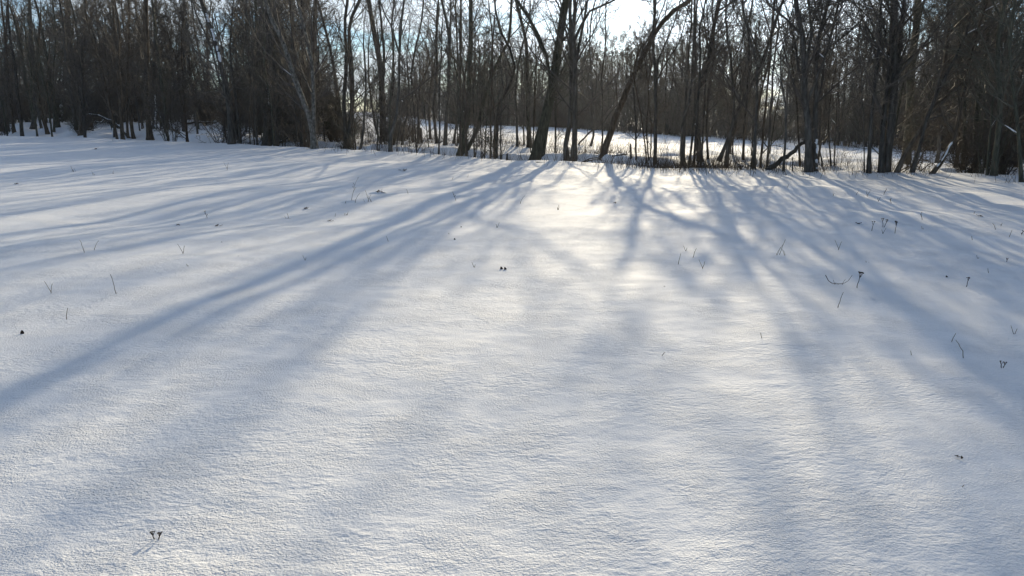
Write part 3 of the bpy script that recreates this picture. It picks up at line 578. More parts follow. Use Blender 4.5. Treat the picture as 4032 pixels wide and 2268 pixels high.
# ---------------------------------------------------------------- ground: one sheet of snow to the horizon
def build_ground():
    dense = np.radians(np.linspace(-42, 42, 620))
    side = np.radians(np.linspace(42, 318, 74))[1:-1]
    th = np.concatenate([dense, side])                       # measured from +Y towards +X
    r = np.concatenate([[0.25], np.geomspace(0.7, 2.0, 14)[:-1], np.geomspace(2.0, 9.0, 330)[:-1], np.geomspace(9.0, 34.0, 150)[:-1],
                        np.geomspace(34.0, 170.0, 90)[:-1], np.geomspace(170.0, 1500.0, 16)])
    RR, TH = np.meshgrid(r, th, indexing='ij')
    X = RR * np.sin(TH); Y = RR * np.cos(TH)
    Z = terrain(X, Y)
    cell = np.interp(RR, [2, 8.9, 9.1, 34, 35, 170], [0.0092, 0.041, 0.08, 0.30, 0.6, 3.0])
    # wind-packed crust: low ridges lying across the view, lumps and pits
    open_field = 1 - sstep(-1.0, 3.0, crest_s(X, Y)) * 0.6
    patchy = 0.35 + 0.65 * sstep(-0.3, 0.5, noise2(X / 2.3, Y / 1.7, 19))
    def oct(lx, ly, amp, seed, rot=-0.12):
        fade = np.clip(ly / (cell * 2.0) - 0.5, 0, 1)
        x2 = X * math.cos(rot) - Y * math.sin(rot); y2 = X * math.sin(rot) + Y * math.cos(rot)
        return amp * fade * noise2(x2 / lx, y2 / ly, seed)
    Z = Z + open_field * (patchy * (oct(0.9, 0.45, 0.007, 11) + oct(0.34, 0.18, 0.0030, 12) + oct(0.15, 0.08, 0.0022, 13)) + oct(0.07, 0.042, 0.0018, 14))
    crumb = np.clip(oct(0.05, 0.034, 1.0, 17) - 0.34, 0, 1) * (0.25 + 0.75 * sstep(-0.2, 0.6, noise2(X / 0.8, Y / 0.6, 18)))
    Z = Z + open_field * 0.014 * crumb
    far = sstep(220, 700, RR)
    Z = Z * (1 - far)
    nr, na = RR.shape
    V = np.stack([X, Y, Z], -1).reshape(-1, 3)
    i = np.arange(nr - 1)[:, None] * na; j = np.arange(na)[None, :]; j2 = (j + 1) % na
    F = np.stack([i + j, i + na + j, i + na + j2, i + j2], -1).reshape(-1, 4)
    cap = np.array([[0.0, 0.0, float(terrain(0.0, 0.0))]])
    V = np.vstack([V, cap])
    c = len(V) - 1
    tri = np.stack([np.full(na, c), np.arange(na), (np.arange(na) + 1) % na], -1)
    me = mesh_from('snowy_ground', V, [F, tri])
    me.flip_normals() if me.polygons[10].normal.z < 0 else None
    return tag(link('snowy_ground', me, SNOW), 'snow-covered field running to the wood', kind='structure')

build_ground()

def ground_z(x, y):
    return float(terrain(float(x), float(y)))

# ---------------------------------------------------------------- trees
def stem_line(rng, pts, rad, height, k=16):
    """traced stem carried on above its last point to the tree's full height"""
    p = [np.array(q, float) for q in pts]
    Lt = sum(np.linalg.norm(p[i + 1] - p[i]) for i in range(len(p) - 1))
    d = p[-1] - p[-2]; d /= np.linalg.norm(d) + 1e-9
    left = min(height - p[-1][2], 6.5)
    while left > 0.3:
        d = unit(d + np.array([0, 0, 0.10]) + rng.normal(0, 0.12, 3))
        st = min(1.0, left)
        p.append(p[-1] + d * st); left -= max(st * d[2], 0.3)
    line = resample(p, k)
    L = np.linalg.norm(np.diff(line, axis=0), axis=1).sum()
    t = np.linspace(0, 1, k)
    wob = rng.normal(0, 1, (k, 3)) * 0.012 * min(1, L / 6); wob[0] = 0
    line = line + wob
    s = t * L
    up = np.clip((s - Lt) / max(L - Lt, 0.01), 0, 1)
    big = rad > 0.2
    r = rad * (1 - (0.30 if big else 0.44) * np.clip(s / Lt, 0, 1) ** 0.9) * (1 - up) ** (0.8 if big else 1.5) * (1 + rng.normal(0, 0.04, k))
    r = np.maximum(r, 0.006)
    return line, r

def tree_geometry(seed, stems, height, dens, flare=True, low=0.13, fat=1.0):
    """stems: [(radius, points)] -> trunk Geo, crown Geo and the stem lines"""
    rng = np.random.default_rng(seed)
    trunk, crown = Geo(), Geo()
    P, Rr, T0 = [], [], []
    for i, (rad, pts) in enumerate(stems):
        grounded = i == 0 or pts[0][2] < stems[0][1][0][2] + 0.5
        h = height * (1.0 if i == 0 else rng.uniform(0.75, 0.95))
        pts = [list(q) for q in pts]
        if not grounded:
            near = np.argmin(np.linalg.norm(P[0] - np.array(pts[0])[None], axis=1))
            if np.linalg.norm(P[0][near] - np.array(pts[0])) < 1.2:
                lo = P[0][max(near - 1, 0)]
                pts = [list(lo + (P[0][near] - lo) * 0.6)] + pts[1:]
            rad = min(rad, Rr[0][near] * 0.8)
        if grounded:
            x, y, z = pts[0]
            dx = np.array(pts[1]) - np.array(pts[0])
            pts = [[x - dx[0] * 0.06, y, z - 0.22]] + pts
        line, r = stem_line(rng, pts, rad, h)
        if grounded and flare:
            fine = np.vstack([line[0], line[0] + (line[1] - line[0]) * np.array([[0.25], [0.5], [0.75]]), line[1:]])
            rf = np.concatenate([[r[0] * 1.75, r[0] * 1.36, r[0] * 1.14, r[0] * 1.04], r[1:]])
            V = trunk.tubes(fine[None], rf[None], 9)
        else:
            trunk.tubes(line[None], r[None], 7)
        P.append(line); Rr.append(r); T0.append(grounded)
    P = np.array(P); Rr = np.array(Rr)
    k1 = max(6, int(17 * dens))
    c1, r1 = grow(rng, P, Rr, k1, low, 0.97, (25, 62), 0.27, 6, 0.10, 0.10, 0.55, 0.007, 0.010)
    crown.tubes(c1, r1, 5)
    c2, r2 = grow(rng, c1, r1, 7, 0.12, 0.98, (25, 60), 0.52, 5, 0.07, 0.14, 0.6, 0.006 * fat, 0.008)
    crown.tubes(c2, r2, 4 if fat < 1.5 else 3)
    c3, r3 = grow(rng, c2, r2, 7 if fat < 1.5 else 9, 0.12, 1.0, (25, 65), 0.60, 2, 0.05, 0.10, 0.8, 0.0056 * fat, 0.006, 0.18)
    crown.tubes(c3, r3, 3)
    # short shoots straight from the trunk
    c4, r4 = grow(rng, P, Rr, int(14 * dens), low * 0.6, 0.8, (45, 85), 0.07, 4, 0.08, 0.15, 0.3, 0.005, 0.006, 0.3)
    crown.tubes(c4, r4, 3)
    c5, r5 = grow(rng, c4, r4, 4, 0.2, 1.0, (30, 65), 0.5, 3, 0.05, 0.15, 0.7, 0.0032, 0.006, 0.1)
    crown.tubes(c5, r5, 3)
    return trunk, crown, P, Rr, c1, r1

def snow_strip(rng, line, r, t0, t1, side):
    """wind-plastered snow along one flank of a stem"""
    k = 12
    K = len(line)
    f = np.linspace(t0, t1, k) * (K - 1)
    P = np.stack([np.interp(f, np.arange(K), line[:, i]) for i in range(3)], 1)
    rr = np.interp(f, np.arange(K), r)
    off = unit(np.array([0.75 * side, -0.9, 0.25 if side < 0 else 0.0]))
    w = rr * ((0.55 if side > 0 else 0.36) + 0.25 * rng.uniform(-1, 1, k)); w[0] *= 0.5; w[-1] *= 0.25
    g = Geo()
    Q = P + off[None] * (rr * 0.72)[:, None] + rng.normal(0, 0.10, (k, 3)) * rr[:, None]
    g.tubes(Q[None], w[None], 7)
    return g

def offset_geo(g, base):
    g.V = [v - np.asarray(base)[None] for v in g.V]
    return g

for i, (name, label, stems, height, bark, dens, streaks) in enumerate(TREES):
    trunk, crown, P, Rr, C1, R1 = tree_geometry(1000 + i, stems, height, dens)
    base = np.array(stems[0][1][0], float)
    root = link(name, None); root.location = base
    cat = {'sapling': 'sapling'}.get(name, 'tree')
    grp = {'sapling': 'saplings along the tree line', 'birch_tree': 'pale birches at the left wood edge'}.get(name, 'bare trees along the edge of the field')
    tag(root, label, cat, grp)
    link('trunk', offset_geo(trunk, base).mesh('trunk'), BARK[bark], root)
    link('crown', offset_geo(crown, base).mesh('crown'), TWIG[bark], root)
    rng = np.random.default_rng(50 + i)
    # a little snow still lodged where limbs leave the trunk
    slope = np.abs(C1[:, 1, 2] - C1[:, 0, 2]) / (np.linalg.norm(C1[:, 1] - C1[:, 0], axis=1) + 1e-6)
    for q in [c for c in rng.permutation(len(C1)) if slope[c] < 0.72 and C1[c, 0, 2] < 8][:int(rng.integers(1, 5))]:
        ln, rr = C1[q, :3], R1[q, :3]
        u = np.linspace(0.05, rng.uniform(0.4, 1.1), 6)
        Pq = np.stack([np.interp(u, np.arange(3), ln[:, a]) for a in range(3)], 1); rq = np.interp(u, np.arange(3), rr)
        s = Geo(); s.tubes((Pq + np.array([0, -0.2, 0.8])[None] * rq[:, None])[None], (np.minimum(rq, 0.014) * np.array([0.4, 0.9, 1.0, 0.8, 0.7, 0.1]) + 0.004)[None], 5)
        link('lodged_snow', offset_geo(s, base).mesh('lodged_snow'), SNOW_SOFT, root)
    for (si, t0, t1, side) in streaks:
        g = snow_strip(rng, P[si], Rr[si], t0, t1, side)
        link('snow_streak', offset_geo(g, base).mesh('snow_streak'), SNOW_SOFT, root)

# trees and shrubs of the wood itself: a few kinds, each copied
def wood_tree(seed, height, nstem, dens, rad, lean, fat=1.9):
    rng = np.random.default_rng(seed)
    stems = []
    for s in range(nstem):
        d = rng.normal(0, lean, 2); x = rng.normal(0, 0.12 * (nstem > 1), 2)
        pts = [[x[0] + d[0] * h + rng.normal(0, 0.012) * h, x[1] + d[1] * h + rng.normal(0, 0.012) * h, h] for h in np.linspace(0, height * 0.72, 6)]
        pts[0] = [x[0], x[1], 0.0]
        stems.append((rad * rng.uniform(0.6, 1.0) if s else rad, pts))
    t, c = tree_geometry(seed, stems, height, dens, low=0.08, fat=fat)[:2]
    return t.mesh('trunk'), c.mesh('crown')

def shrub_meshes(seed, height, nstem, spread):
    rng = np.random.default_rng(seed)
    az = rng.uniform(0, 2 * math.pi, nstem); lean = rng.uniform(0.05, spread, nstem)
    P = []
    for a, l in zip(az, lean):
        d = np.array([math.cos(a) * l, math.sin(a) * l, 1.0]); d /= np.linalg.norm(d)
        p = [np.array([math.cos(a), math.sin(a), 0]) * rng.uniform(0, 0.25) + np.array([0, 0, -0.15])]
        hh = height * rng.uniform(0.6, 1.05)
        for _ in range(7):
            d = unit(d + rng.normal(0, 0.10, 3) + np.array([0, 0, 0.03]))
            p.append(p[-1] + d * hh / 7)
        P.append(p)
    P = np.array(P); Rr = np.linspace(1, 0.15, 8)[None] * rng.uniform(0.012, 0.03, nstem)[:, None]
    a, b = Geo(), Geo()
    a.tubes(P, Rr, 5)
    c1, r1 = grow(rng, P, Rr, 8, 0.10, 0.97, (25, 60), 0.34, 5, 0.06, 0.13, 0.6, 0.009, 0.008); b.tubes(c1, r1, 4)
    c2, r2 = grow(rng, c1, r1, 6, 0.12, 1.0, (25, 65), 0.5, 4, 0.05, 0.15, 0.7, 0.0085, 0.006, 0.2); b.tubes(c2, r2, 3)
    c3, r3 = grow(rng, c2, r2, 3, 0.2, 1.0, (25, 65), 0.5, 3, 0.04, 0.15, 0.7, 0.0075, 0.006, 0.1); b.tubes(c3, r3, 3)
    return a.mesh('stems'), b.mesh('twigs')

TREE_KIND = []
for k, (h, n, d, r, l) in enumerate([(11, 1, 0.9, 0.13, 0.03), (12, 2, 0.8, 0.12, 0.07), (10, 1, 0.5, 0.07, 0.04), (10, 3, 0.9, 0.09, 0.10), (8, 2, 1.1, 0.07, 0.08), (13, 1, 1.0, 0.17, 0.02), (11, 1, 0.45, 0.06, 0.04)]):
    t, c = wood_tree(300 + k, h, n, d, r, l)
    t.materials.append(BARK[k % 3]); c.materials.append(TWIG[k % 3])
    TREE_KIND.append((t, c))
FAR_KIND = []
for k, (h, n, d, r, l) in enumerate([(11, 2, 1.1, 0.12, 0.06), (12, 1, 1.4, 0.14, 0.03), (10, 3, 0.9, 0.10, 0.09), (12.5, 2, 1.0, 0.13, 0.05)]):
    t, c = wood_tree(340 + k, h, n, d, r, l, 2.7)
    t.materials.append(BARK[k % 3]); c.materials.append(HAZE_TWIG)
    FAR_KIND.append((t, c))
SHRUB_KIND = []
for k, (h, n, s) in enumerate([(4.2, 15, 0.45), (3.2, 18, 0.6), (5.2, 13, 0.32), (2.4, 16, 0.7)]):
    a, b = shrub_meshes(400 + k, h, n, s)
    a.materials.append(BARK[k % 3]); b.materials.append(TWIG[(k + 1) % 3])
    SHRUB_KIND.append((a, b))

rw = np.random.default_rng(77)
def plant(x, y, kind, shrub, scale, label, group, sink=0.05, kinds=None, pale=None):
    a, b = (kinds or (SHRUB_KIND if shrub else TREE_KIND))[kind]
    root = link('shrub' if shrub else 'wood_tree', None)
    root.location = (x, y, ground_z(x, y) - sink)
    root.rotation_euler = (0, 0, rw.uniform(0, 6.28))
    root.scale = (scale,) * 3
    tag(root, label, 'shrub' if shrub else 'tree', group)
    link('stems' if shrub else 'trunk', a, None, root)
    c = link('twigs' if shrub else 'crown', b, None, root)
    if pale is not None:
        c.material_slots[0].link = 'OBJECT'; c.material_slots[0].material = pale

EDGE_X = np.array([-33, -11, 7, 24, 31, 34, 36]); EDGE_Y = np.array([158, 122, 114, 90, 62, 45, 24])   # foot of the wood beyond the far field
def in_left_wood(x, y):
    return crest_s(x, y) > 1.2 and x < -0.215 * y - 1.0 + 1.5 * float(noise2(y / 6.0, 0.5, 21))

taken = [(t[2][0][1][0][0], t[2][0][1][0][1]) for t in TREES]
def free(x, y, d):
    return all((x - a) ** 2 + (y - b) ** 2 > d * d for a, b in taken)

def zone_left(x, y):
    u = x / y
    for lim, name in ((-0.62, 'the left edge'), (-0.55, 'the long snow-streaked trunk'), (-0.49, 'the fallen boughs'),
                      (-0.42, 'the leaning snowy pole'), (-0.34, 'the trunk with snow lumps'), (-0.26, 'the pale speckled tree')):
        if u < lim:
            return name
    return 'the grey forked tree'

def zone_far(x, y):
    u = x / y
    for lim, name in ((-0.12, 'behind the swept-foot tree'), (-0.02, 'behind the broad olive trunk'), (0.08, 'behind the great leaning tree'),
                      (0.18, 'behind the hard-leaning tree'), (0.3, 'behind the grass clump'), (0.42, 'behind the slanting dark log')):
        if u < lim:
            return 'bare tree beyond the far field, seen ' + name
    return 'bare tree beyond the far field, seen behind the right thicket'

# left wood, dense from the snow bank backwards
n = 0; tries = 0
while n < 130 and tries < 6000:
    tries += 1
    u = rw.uniform(-0.78, -0.19); s = rw.uniform(1.5, 34) if n > 30 else rw.uniform(1.5, 12)
    # walk along the bearing to the wanted distance behind the field rim
    yy = 30.0
    while crest_s(u * yy, yy) < s and yy < 160:
        yy += 0.5
    x, y = u * yy + rw.uniform(-1, 1), yy
    if not in_left_wood(x, y) or not free(x, y, 1.3):
        continue
    taken.append((x, y))
    k = int(rw.integers(0, 7))
    deep = crest_s(x, y) > 14
    plant(x, y, k % 4 if deep else k, False, rw.uniform(1.0, 1.4) if deep else rw.uniform(0.85, 1.25),
          'bare tree ' + ('deep in the left wood behind ' if deep else 'in the front rows of the left wood near ') + zone_left(x, y),
          'trees deep in the left wood' if deep else 'trees in the front of the left wood', kinds=FAR_KIND if deep else None)
    n += 1
n = 0; tries = 0
while n < 112 and tries < 6000:
    tries += 1
    u = rw.uniform(-0.78, -0.17); s = rw.uniform(0.8, 22)
    yy = 30.0
    while crest_s(u * yy, yy) < s and yy < 160:
        yy += 0.5
    x, y = u * yy, yy
    if crest_s(x, y) < (13 if x < -17 else 5) and rw.uniform() < 0.88:
        continue
    if not in_left_wood(x, y) or not free(x, y, 0.8):
        continue
    plant(x, y, int(rw.integers(0, 4)), True, rw.uniform(0.8, 1.35), 'twiggy shrub under the left wood trees near ' + zone_left(x, y), 'shrubs of the left wood')
    n += 1
# the wood beyond the far field
n = 0; tries = 0
while n < 135 and tries < 6000:
    tries += 1
    q = rw.uniform(0, 1) ** 0.9
    ex = np.interp(q, np.linspace(0, 1, 7), EDGE_X); ey = np.interp(q, np.linspace(0, 1, 7), EDGE_Y)
    dep = rw.uniform(0.5, 26) if n > 40 else rw.uniform(0.5, 7)
    x, y = ex + dep * 0.85, ey + dep * 0.53
    if not free(x, y, 1.4):
        continue
    taken.append((x, y))
    plant(x, y, int(rw.integers(0, 4)), False, rw.uniform(0.8, 1.1) + min(dep, 20) * 0.022, zone_far(x, y), 'trees beyond the far field', kinds=FAR_KIND)
    n += 1
for n in range(40):
    q = rw.uniform(0.0, 0.62); dep = rw.uniform(16, 46)
    x = np.interp(q, np.linspace(0, 1, 7), EDGE_X) + dep * 0.5; y = np.interp(q, np.linspace(0, 1, 7), EDGE_Y) + dep * 0.85
    plant(x, y, int(rw.integers(0, 4)), False, rw.uniform(1.15, 1.65), zone_far(x, y).replace('bare tree', 'tall bare tree'), 'trees beyond the far field', kinds=FAR_KIND)
n = 0
while n < 120:
    q = rw.uniform(0, 1)
    ex = np.interp(q, np.linspace(0, 1, 7), EDGE_X); ey = np.interp(q, np.linspace(0, 1, 7), EDGE_Y)
    dep = rw.uniform(-0.5, 12)
    plant(ex + dep * 0.85, ey + dep * 0.53, int(rw.integers(0, 4)), True, rw.uniform(1.0, 2.0), zone_far(ex, ey).replace('bare tree', 'twiggy shrub'), 'shrubs beyond the far field', pale=HAZE_TWIG)
    n += 1
for n in range(22):
    u = rw.uniform(-0.23, -0.13); y = rw.uniform(42, 62); x = u * y
    plant(x, y, int(rw.integers(0, 4)), True, rw.uniform(0.35, 0.7), 'low twiggy shrub on the snow between the left wood and the far field', 'low shrubs by the far field')
# thicket at the right end of the tree line
for n in range(17):
    x = rw.uniform(12.7, 21); s = rw.uniform(0.6, 6)
    y = float(crest_y(x)) + s / 0.8
    plant(x, y, int(rw.integers(0, 4)), True, rw.uniform(0.5, 0.85), 'dark shrub in the thicket at the right end of the tree line', 'shrubs of the right thicket')
for n in range(12):
    x = rw.uniform(14, 24); s = rw.uniform(1.0, 9)
    y = float(crest_y(x)) + s / 0.8
    plant(x, y, int(rw.integers(0, 7)), False, rw.uniform(0.7, 1.0), 'bare tree standing in the thicket at the right end of the tree line', 'trees of the right thicket')

# slender young trees crowding the ditch banks between the big trunks
POLE_KIND = []
for k, (h, n, d, r, l) in enumerate([(7.5, 1, 0.55, 0.042, 0.05), (8.5, 2, 0.45, 0.045, 0.07), (6.5, 1, 0.7, 0.034, 0.08), (7.0, 3, 0.4, 0.036, 0.10)]):
    t, c = wood_tree(360 + k, h, n, d, r, l, 1.15)
    t.materials.append(BARK[k % 3]); c.materials.append(TWIG[(k + 1) % 3])
    POLE_KIND.append((t, c))
def zone_line(u):
    for lim, name in ((-0.27, 'the massive dark trunk'), (-0.19, 'the pale speckled tree'), (-0.12, 'the grey forked tree'), (-0.05, 'the swept-foot tree'),
                      (0.02, 'the broad olive trunk'), (0.09, 'the great leaning tree'), (0.18, 'the hard-leaning tree'), (0.27, 'the sunlit dry grass'),
                      (0.36, 'the bent-elbow tree'), (0.46, 'the thick twin trunks')):
        if u < lim:
            return name
    return 'the clump of straight trunks'
n = 0
while n < 44:
    x = rw.uniform(-15, 12.5); s = rw.uniform(0.3, 8); y = float(crest_y(x)) + s / 0.8
    u = x / y
    if 0.09 < u < 0.165 or not free(x, y, 0.45):
        continue
    taken.append((x, y)); n += 1
    plant(x, y, int(rw.integers(0, 4)), False, rw.uniform(0.7, 1.15), 'slender young bare tree among the trunks near ' + zone_line(u), 'slender trees on the ditch banks', kinds=POLE_KIND)

# ---------------------------------------------------------------- fallen wood, stumps, posts
for i, (name, label, parts, snowy) in enumerate(LOGS):
    rng = np.random.default_rng(600 + i)
    base = np.array(parts[0][1][0], float)
    root = link(name, None); root.location = base
    tag(root, label, 'log' if 'log' in name else ('pole' if 'pole' in name else 'branch'), 'fallen wood at the tree line')
    g = Geo(); sn = Geo()
    lines = []
    for j, (rad, pts) in enumerate(parts):
        line = resample(pts, 12); line = line + rng.normal(0, 0.25, line.shape) * rad
        r = rad * np.linspace(1.05, 0.55, 12) * (1 + rng.normal(0, 0.07, 12)); 
        if j == 0: line[0] = line[0] - (line[1] - line[0]) * 0.3
        g.tubes(line[None], r[None], 8); lines.append((line, r))
    P = np.array([l for l, _ in lines]); Rr = np.array([r for _, r in lines])
    link('limb', offset_geo(g, base).mesh('limb'), BARK[i % 2], root)
    tw = Geo()
    big = 'log' in name or 'pole' in name
    c1, r1 = grow(rng, P, Rr, 2 if big else 6, 0.25, 1.0, (30, 70), 0.22, 4, 0.05, 0.15, 0.5, 0.006, 0.009, 0.2); tw.tubes(c1, r1, 4)
    c2, r2 = grow(rng, c1, r1, 3, 0.2, 1.0, (30, 65), 0.5, 3, 0.05, 0.15, 0.7, 0.004, 0.006, 0.1); tw.tubes(c2, r2, 3)
    link('twigs', offset_geo(tw, base).mesh('twigs'), TWIG[i % 2], root)
    if snowy:
        for line, r in lines[:2]:
            q = line + np.array([0, -0.15, 0.75])[None] * r[:, None]
            w = r * rng.uniform(0.35, 0.85, 12); w[0] *= 0.3; w[-1] *= 0.3
            s = Geo(); s.tubes(q[None], w[None], 7)
            link('snow_cover', offset_geo(s, base).mesh('snow_cover'), SNOW_SOFT, root)

for i, (name, label, (rad, pts)) in enumerate(STUMPS):
    rng = np.random.default_rng(650 + i)
    base = np.array(pts[0], float)
    root = link(name, None); root.location = base
    tag(root, label, {'stump': 'stump', 'fence_stick': 'stick', 'marker_post': 'post'}[name])
    top = np.array(pts[1]) - base
    line = np.vstack([[0, 0, -0.2], np.linspace(0, 1, 6)[:, None] * top[None]]); line[1:-1] += rng.normal(0, 0.06, (5, 3)) * rad
    flare = np.array([1.5, 1.25, 1.08, 1.0, 0.97, 0.95, 0.92]) if name == 'stump' else np.ones(7)
    g = Geo(); V = g.tubes(line[None], (rad * flare)[None], 10)
    mat = PAINT if name == 'marker_post' else BARK[0]
    link('post' if name != 'stump' else 'trunk', g.mesh('trunk'), mat, root)
    # broken or sawn top
    ring = V[0, -1]; c = ring.mean(0)
    jag = 0.5 if name == 'stump' and i != 1 else 0.04
    pk = ring * 0.85 + c * 0.15; pk[:, 2] += rng.uniform(0, 1, 10) * rad * 2.2 * jag
    mid = c + np.array([0, 0, -0.2 * rad if jag > 0.1 else 0.03 * rad])
    VV = np.vstack([ring, pk, mid]); s = np.arange(10); s2 = (s + 1) % 10
    t = Geo(); t.add(VV, [np.stack([s, s2, s2 + 10, s + 10], -1), np.stack([s + 10, s2 + 10, np.full(10, 20)], -1)])
    link('broken_top' if jag > 0.1 else 'top', t.mesh('top'), CUT if name != 'marker_post' else PAINT, root)
    if name == 'stump':
        cap = Geo(); u = np.linspace(0, 1, 5)
        cap.tubes(np.stack([mid + np.array([0.2 * rad, 0, rad * (0.1 + 0.9 * v)]) for v in u])[None], (rad * np.array([0.75, 0.8, 0.66, 0.4, 0.03]))[None], 9)
        link('snow_cap', cap.mesh('snow_cap'), SNOW_SOFT, root)

# ---------------------------------------------------------------- dry grass, reeds and brush along the rim (uncountable)
def blades(seed, n, pick, hmin, hmax, r, lean):
    rng = np.random.default_rng(seed)
    P = []
    while len(P) < n:
        q = pick(rng)
        if q is None:
            continue
        x, y = q
        z = ground_z(x, y) - 0.03
        h = rng.uniform(hmin, hmax); d = np.array([rng.normal(0, lean), rng.normal(0, lean), 1.0])
        p = [np.array([x, y, z])]
        for _ in range(2):
            d = unit(d + rng.normal(0, 0.12, 3) * (1 + lean)); p.append(p[-1] + d * h / 2)
        P.append(p)
    P = np.array(P)
    g = Geo(); g.tubes(P, np.linspace(1, 0.35, 3)[None] * (r * rng.uniform(0.6, 1.3, len(P)))[:, None], 3)
    return g

def pick_rim(rng):
    if rng.uniform() < 0.25:
        f = TREES[int(rng.integers(14, len(TREES)))][2][0][1][0]
        return f[0] + rng.normal(0, 0.35), f[1] + rng.normal(0, 0.25)
    x = rng.normal(5.2, 1.3) if rng.uniform() < 0.72 else rng.uniform(-9, 11)
    s = rng.normal(0.5, 0.8)
    return x, float(crest_y(x)) + s / 0.8
tag(link('dry_grass', blades(701, 4200, pick_rim, 0.12, 0.62, 0.0050, 0.30).mesh('dry_grass'), DRY), 'dry grass and weeds along the rim of the field', 'grass', kind='stuff')

def pick_bank(rng):
    x = rng.uniform(-16, 14); s = rng.uniform(3.5, 13)
    if noise2(x / 1.7, s / 1.2, 31) < 0.30:
        return None
    return x, float(crest_y(x)) + s / 0.8
tag(link('dry_reeds', blades(702, 2600, pick_bank, 0.12, 1.1, 0.0065, 0.34).mesh('dry_reeds'), DRY), 'dry reeds and brush on the bank behind the trees', 'reeds', kind='stuff')

def pick_far(rng):
    q = rng.uniform(0, 1)
    ex = np.interp(q, np.linspace(0, 1, 7), EDGE_X); ey = np.interp(q, np.linspace(0, 1, 7), EDGE_Y)
    dep = rng.uniform(0, 24)
    return ex + dep * 0.85, ey + dep * 0.53
tag(link('undergrowth', blades(703, 9500, pick_far, 1.0, 7.0, 0.026, 0.19).mesh('undergrowth'), BRUSH), 'brush filling the wood beyond the far field', 'undergrowth', kind='stuff')

def pick_left(rng):
    u = rng.uniform(-0.8, -0.2); yy = rng.uniform(38, 125); x = u * yy
    return (x, yy) if in_left_wood(x, yy) and crest_s(x, yy) > (16 if x < -17 else 9) + 4 * noise2(x / 5.0, yy / 5.0, 33) else None
tag(link('undergrowth', blades(704, 7000, pick_left, 0.8, 5.0, 0.020, 0.22).mesh('undergrowth'), BRUSH), 'brush filling the dense left wood', 'undergrowth', kind='stuff')

# ---------------------------------------------------------------- dry weeds standing in the snow
def weed_line(rng, h, bend=0.12, lean=0.12, k=7, x0=0.0, sgn=None):
    s = sgn if sgn is not None else rng.choice([-1, 1])
    t = np.linspace(0, 1, k)
    x = x0 + s * (lean * t + bend * t ** 2) * h + rng.normal(0, 0.012, k) * h
    y = rng.normal(0, 0.05) * h * t
    z = h * t - (0.03 if True else 0)
    return np.stack([x, y, z], 1)

def blob(rng, g, c, r, flat=0.6):
    k = 7; n = 5
    zz = np.linspace(-1, 1, n)
    P = np.stack([np.full(n, c[0]), np.full(n, c[1]), c[2] + zz * r * flat], 1)
    g.tubes(P[None], (r * np.sqrt(np.clip(1.02 - zz ** 2, 0.02, 1)) * (1 + rng.normal(0, 0.12, n)))[None], k)

def taper(r, k=7):
    return np.linspace(1.1, 0.6, k) * r

def leaf_geo(rng, h):
    """a curled dead leaf standing on edge, with thickness"""
    nu, nv = 9, 5
    u = np.linspace(0, 1, nu)[:, None]; v = np.linspace(-1, 1, nv)[None, :]
    wdt = 0.36 * h * np.sin(math.pi * np.clip(u * 0.93 + 0.05, 0, 1)) ** 0.8
    ang = rng.uniform(-0.4, 0.4)
    X = v * wdt + 0.22 * h * np.sin(u * 3.0) * math.cos(ang); Y = -0.5 * wdt * v ** 2 + 0.18 * h * u ** 2
    Z = u * h * 0.95 + 0 * v - 0.01
    A = np.stack([X, Y, Z], -1).reshape(-1, 3)
    B = A + np.array([0, 0.0025, 0.0])
    i = np.arange(nu - 1)[:, None] * nv; j = np.arange(nv - 1)[None]
    f = np.stack([i + j, i + j + 1, i + nv + j + 1, i + nv + j], -1).reshape(-1, 4)
    g = Geo(); g.add(A, f); g.add(B, f[:, ::-1])
    return g

def litter_geo(rng, h):
    g = Geo()
    for _ in range(3):
        l = leaf_geo(rng, h * rng.uniform(0.7, 1.1))
        V = np.vstack(l.V); a = rng.uniform(0, 6.28)
        V = V[:, [0, 2, 1]] * np.array([1.3, 1.6, 1.0])          # lying nearly flat
        V = np.stack([V[:, 0] * math.cos(a) - V[:, 1] * math.sin(a), V[:, 0] * math.sin(a) + V[:, 1] * math.cos(a), np.abs(V[:, 2]) + 0.012 + V[:, 1] * 0.25], 1)
        V[:, :2] += rng.normal(0, 0.6, 2) * h
        g.add(V, [np.concatenate(l.F[4])])
    return g

def clod_geo(rng, w, h):
    """low mound of crusted snow round the foot of a weed"""
    n, k = 6, 12
    t = np.linspace(0, 1, n)
    P = np.stack([0 * t, 0 * t, -0.02 + h * t], 1)
    g = Geo(); V = g.tubes(P[None], (w * np.sqrt(np.clip(1 - t ** 1.6, 0.0004, 1)))[None], k)
    g.V[-1] = g.V[-1] * (1 + rng.normal(0, 0.07, g.V[-1].shape)) * np.array([1.5, 0.9, 1])
    return g

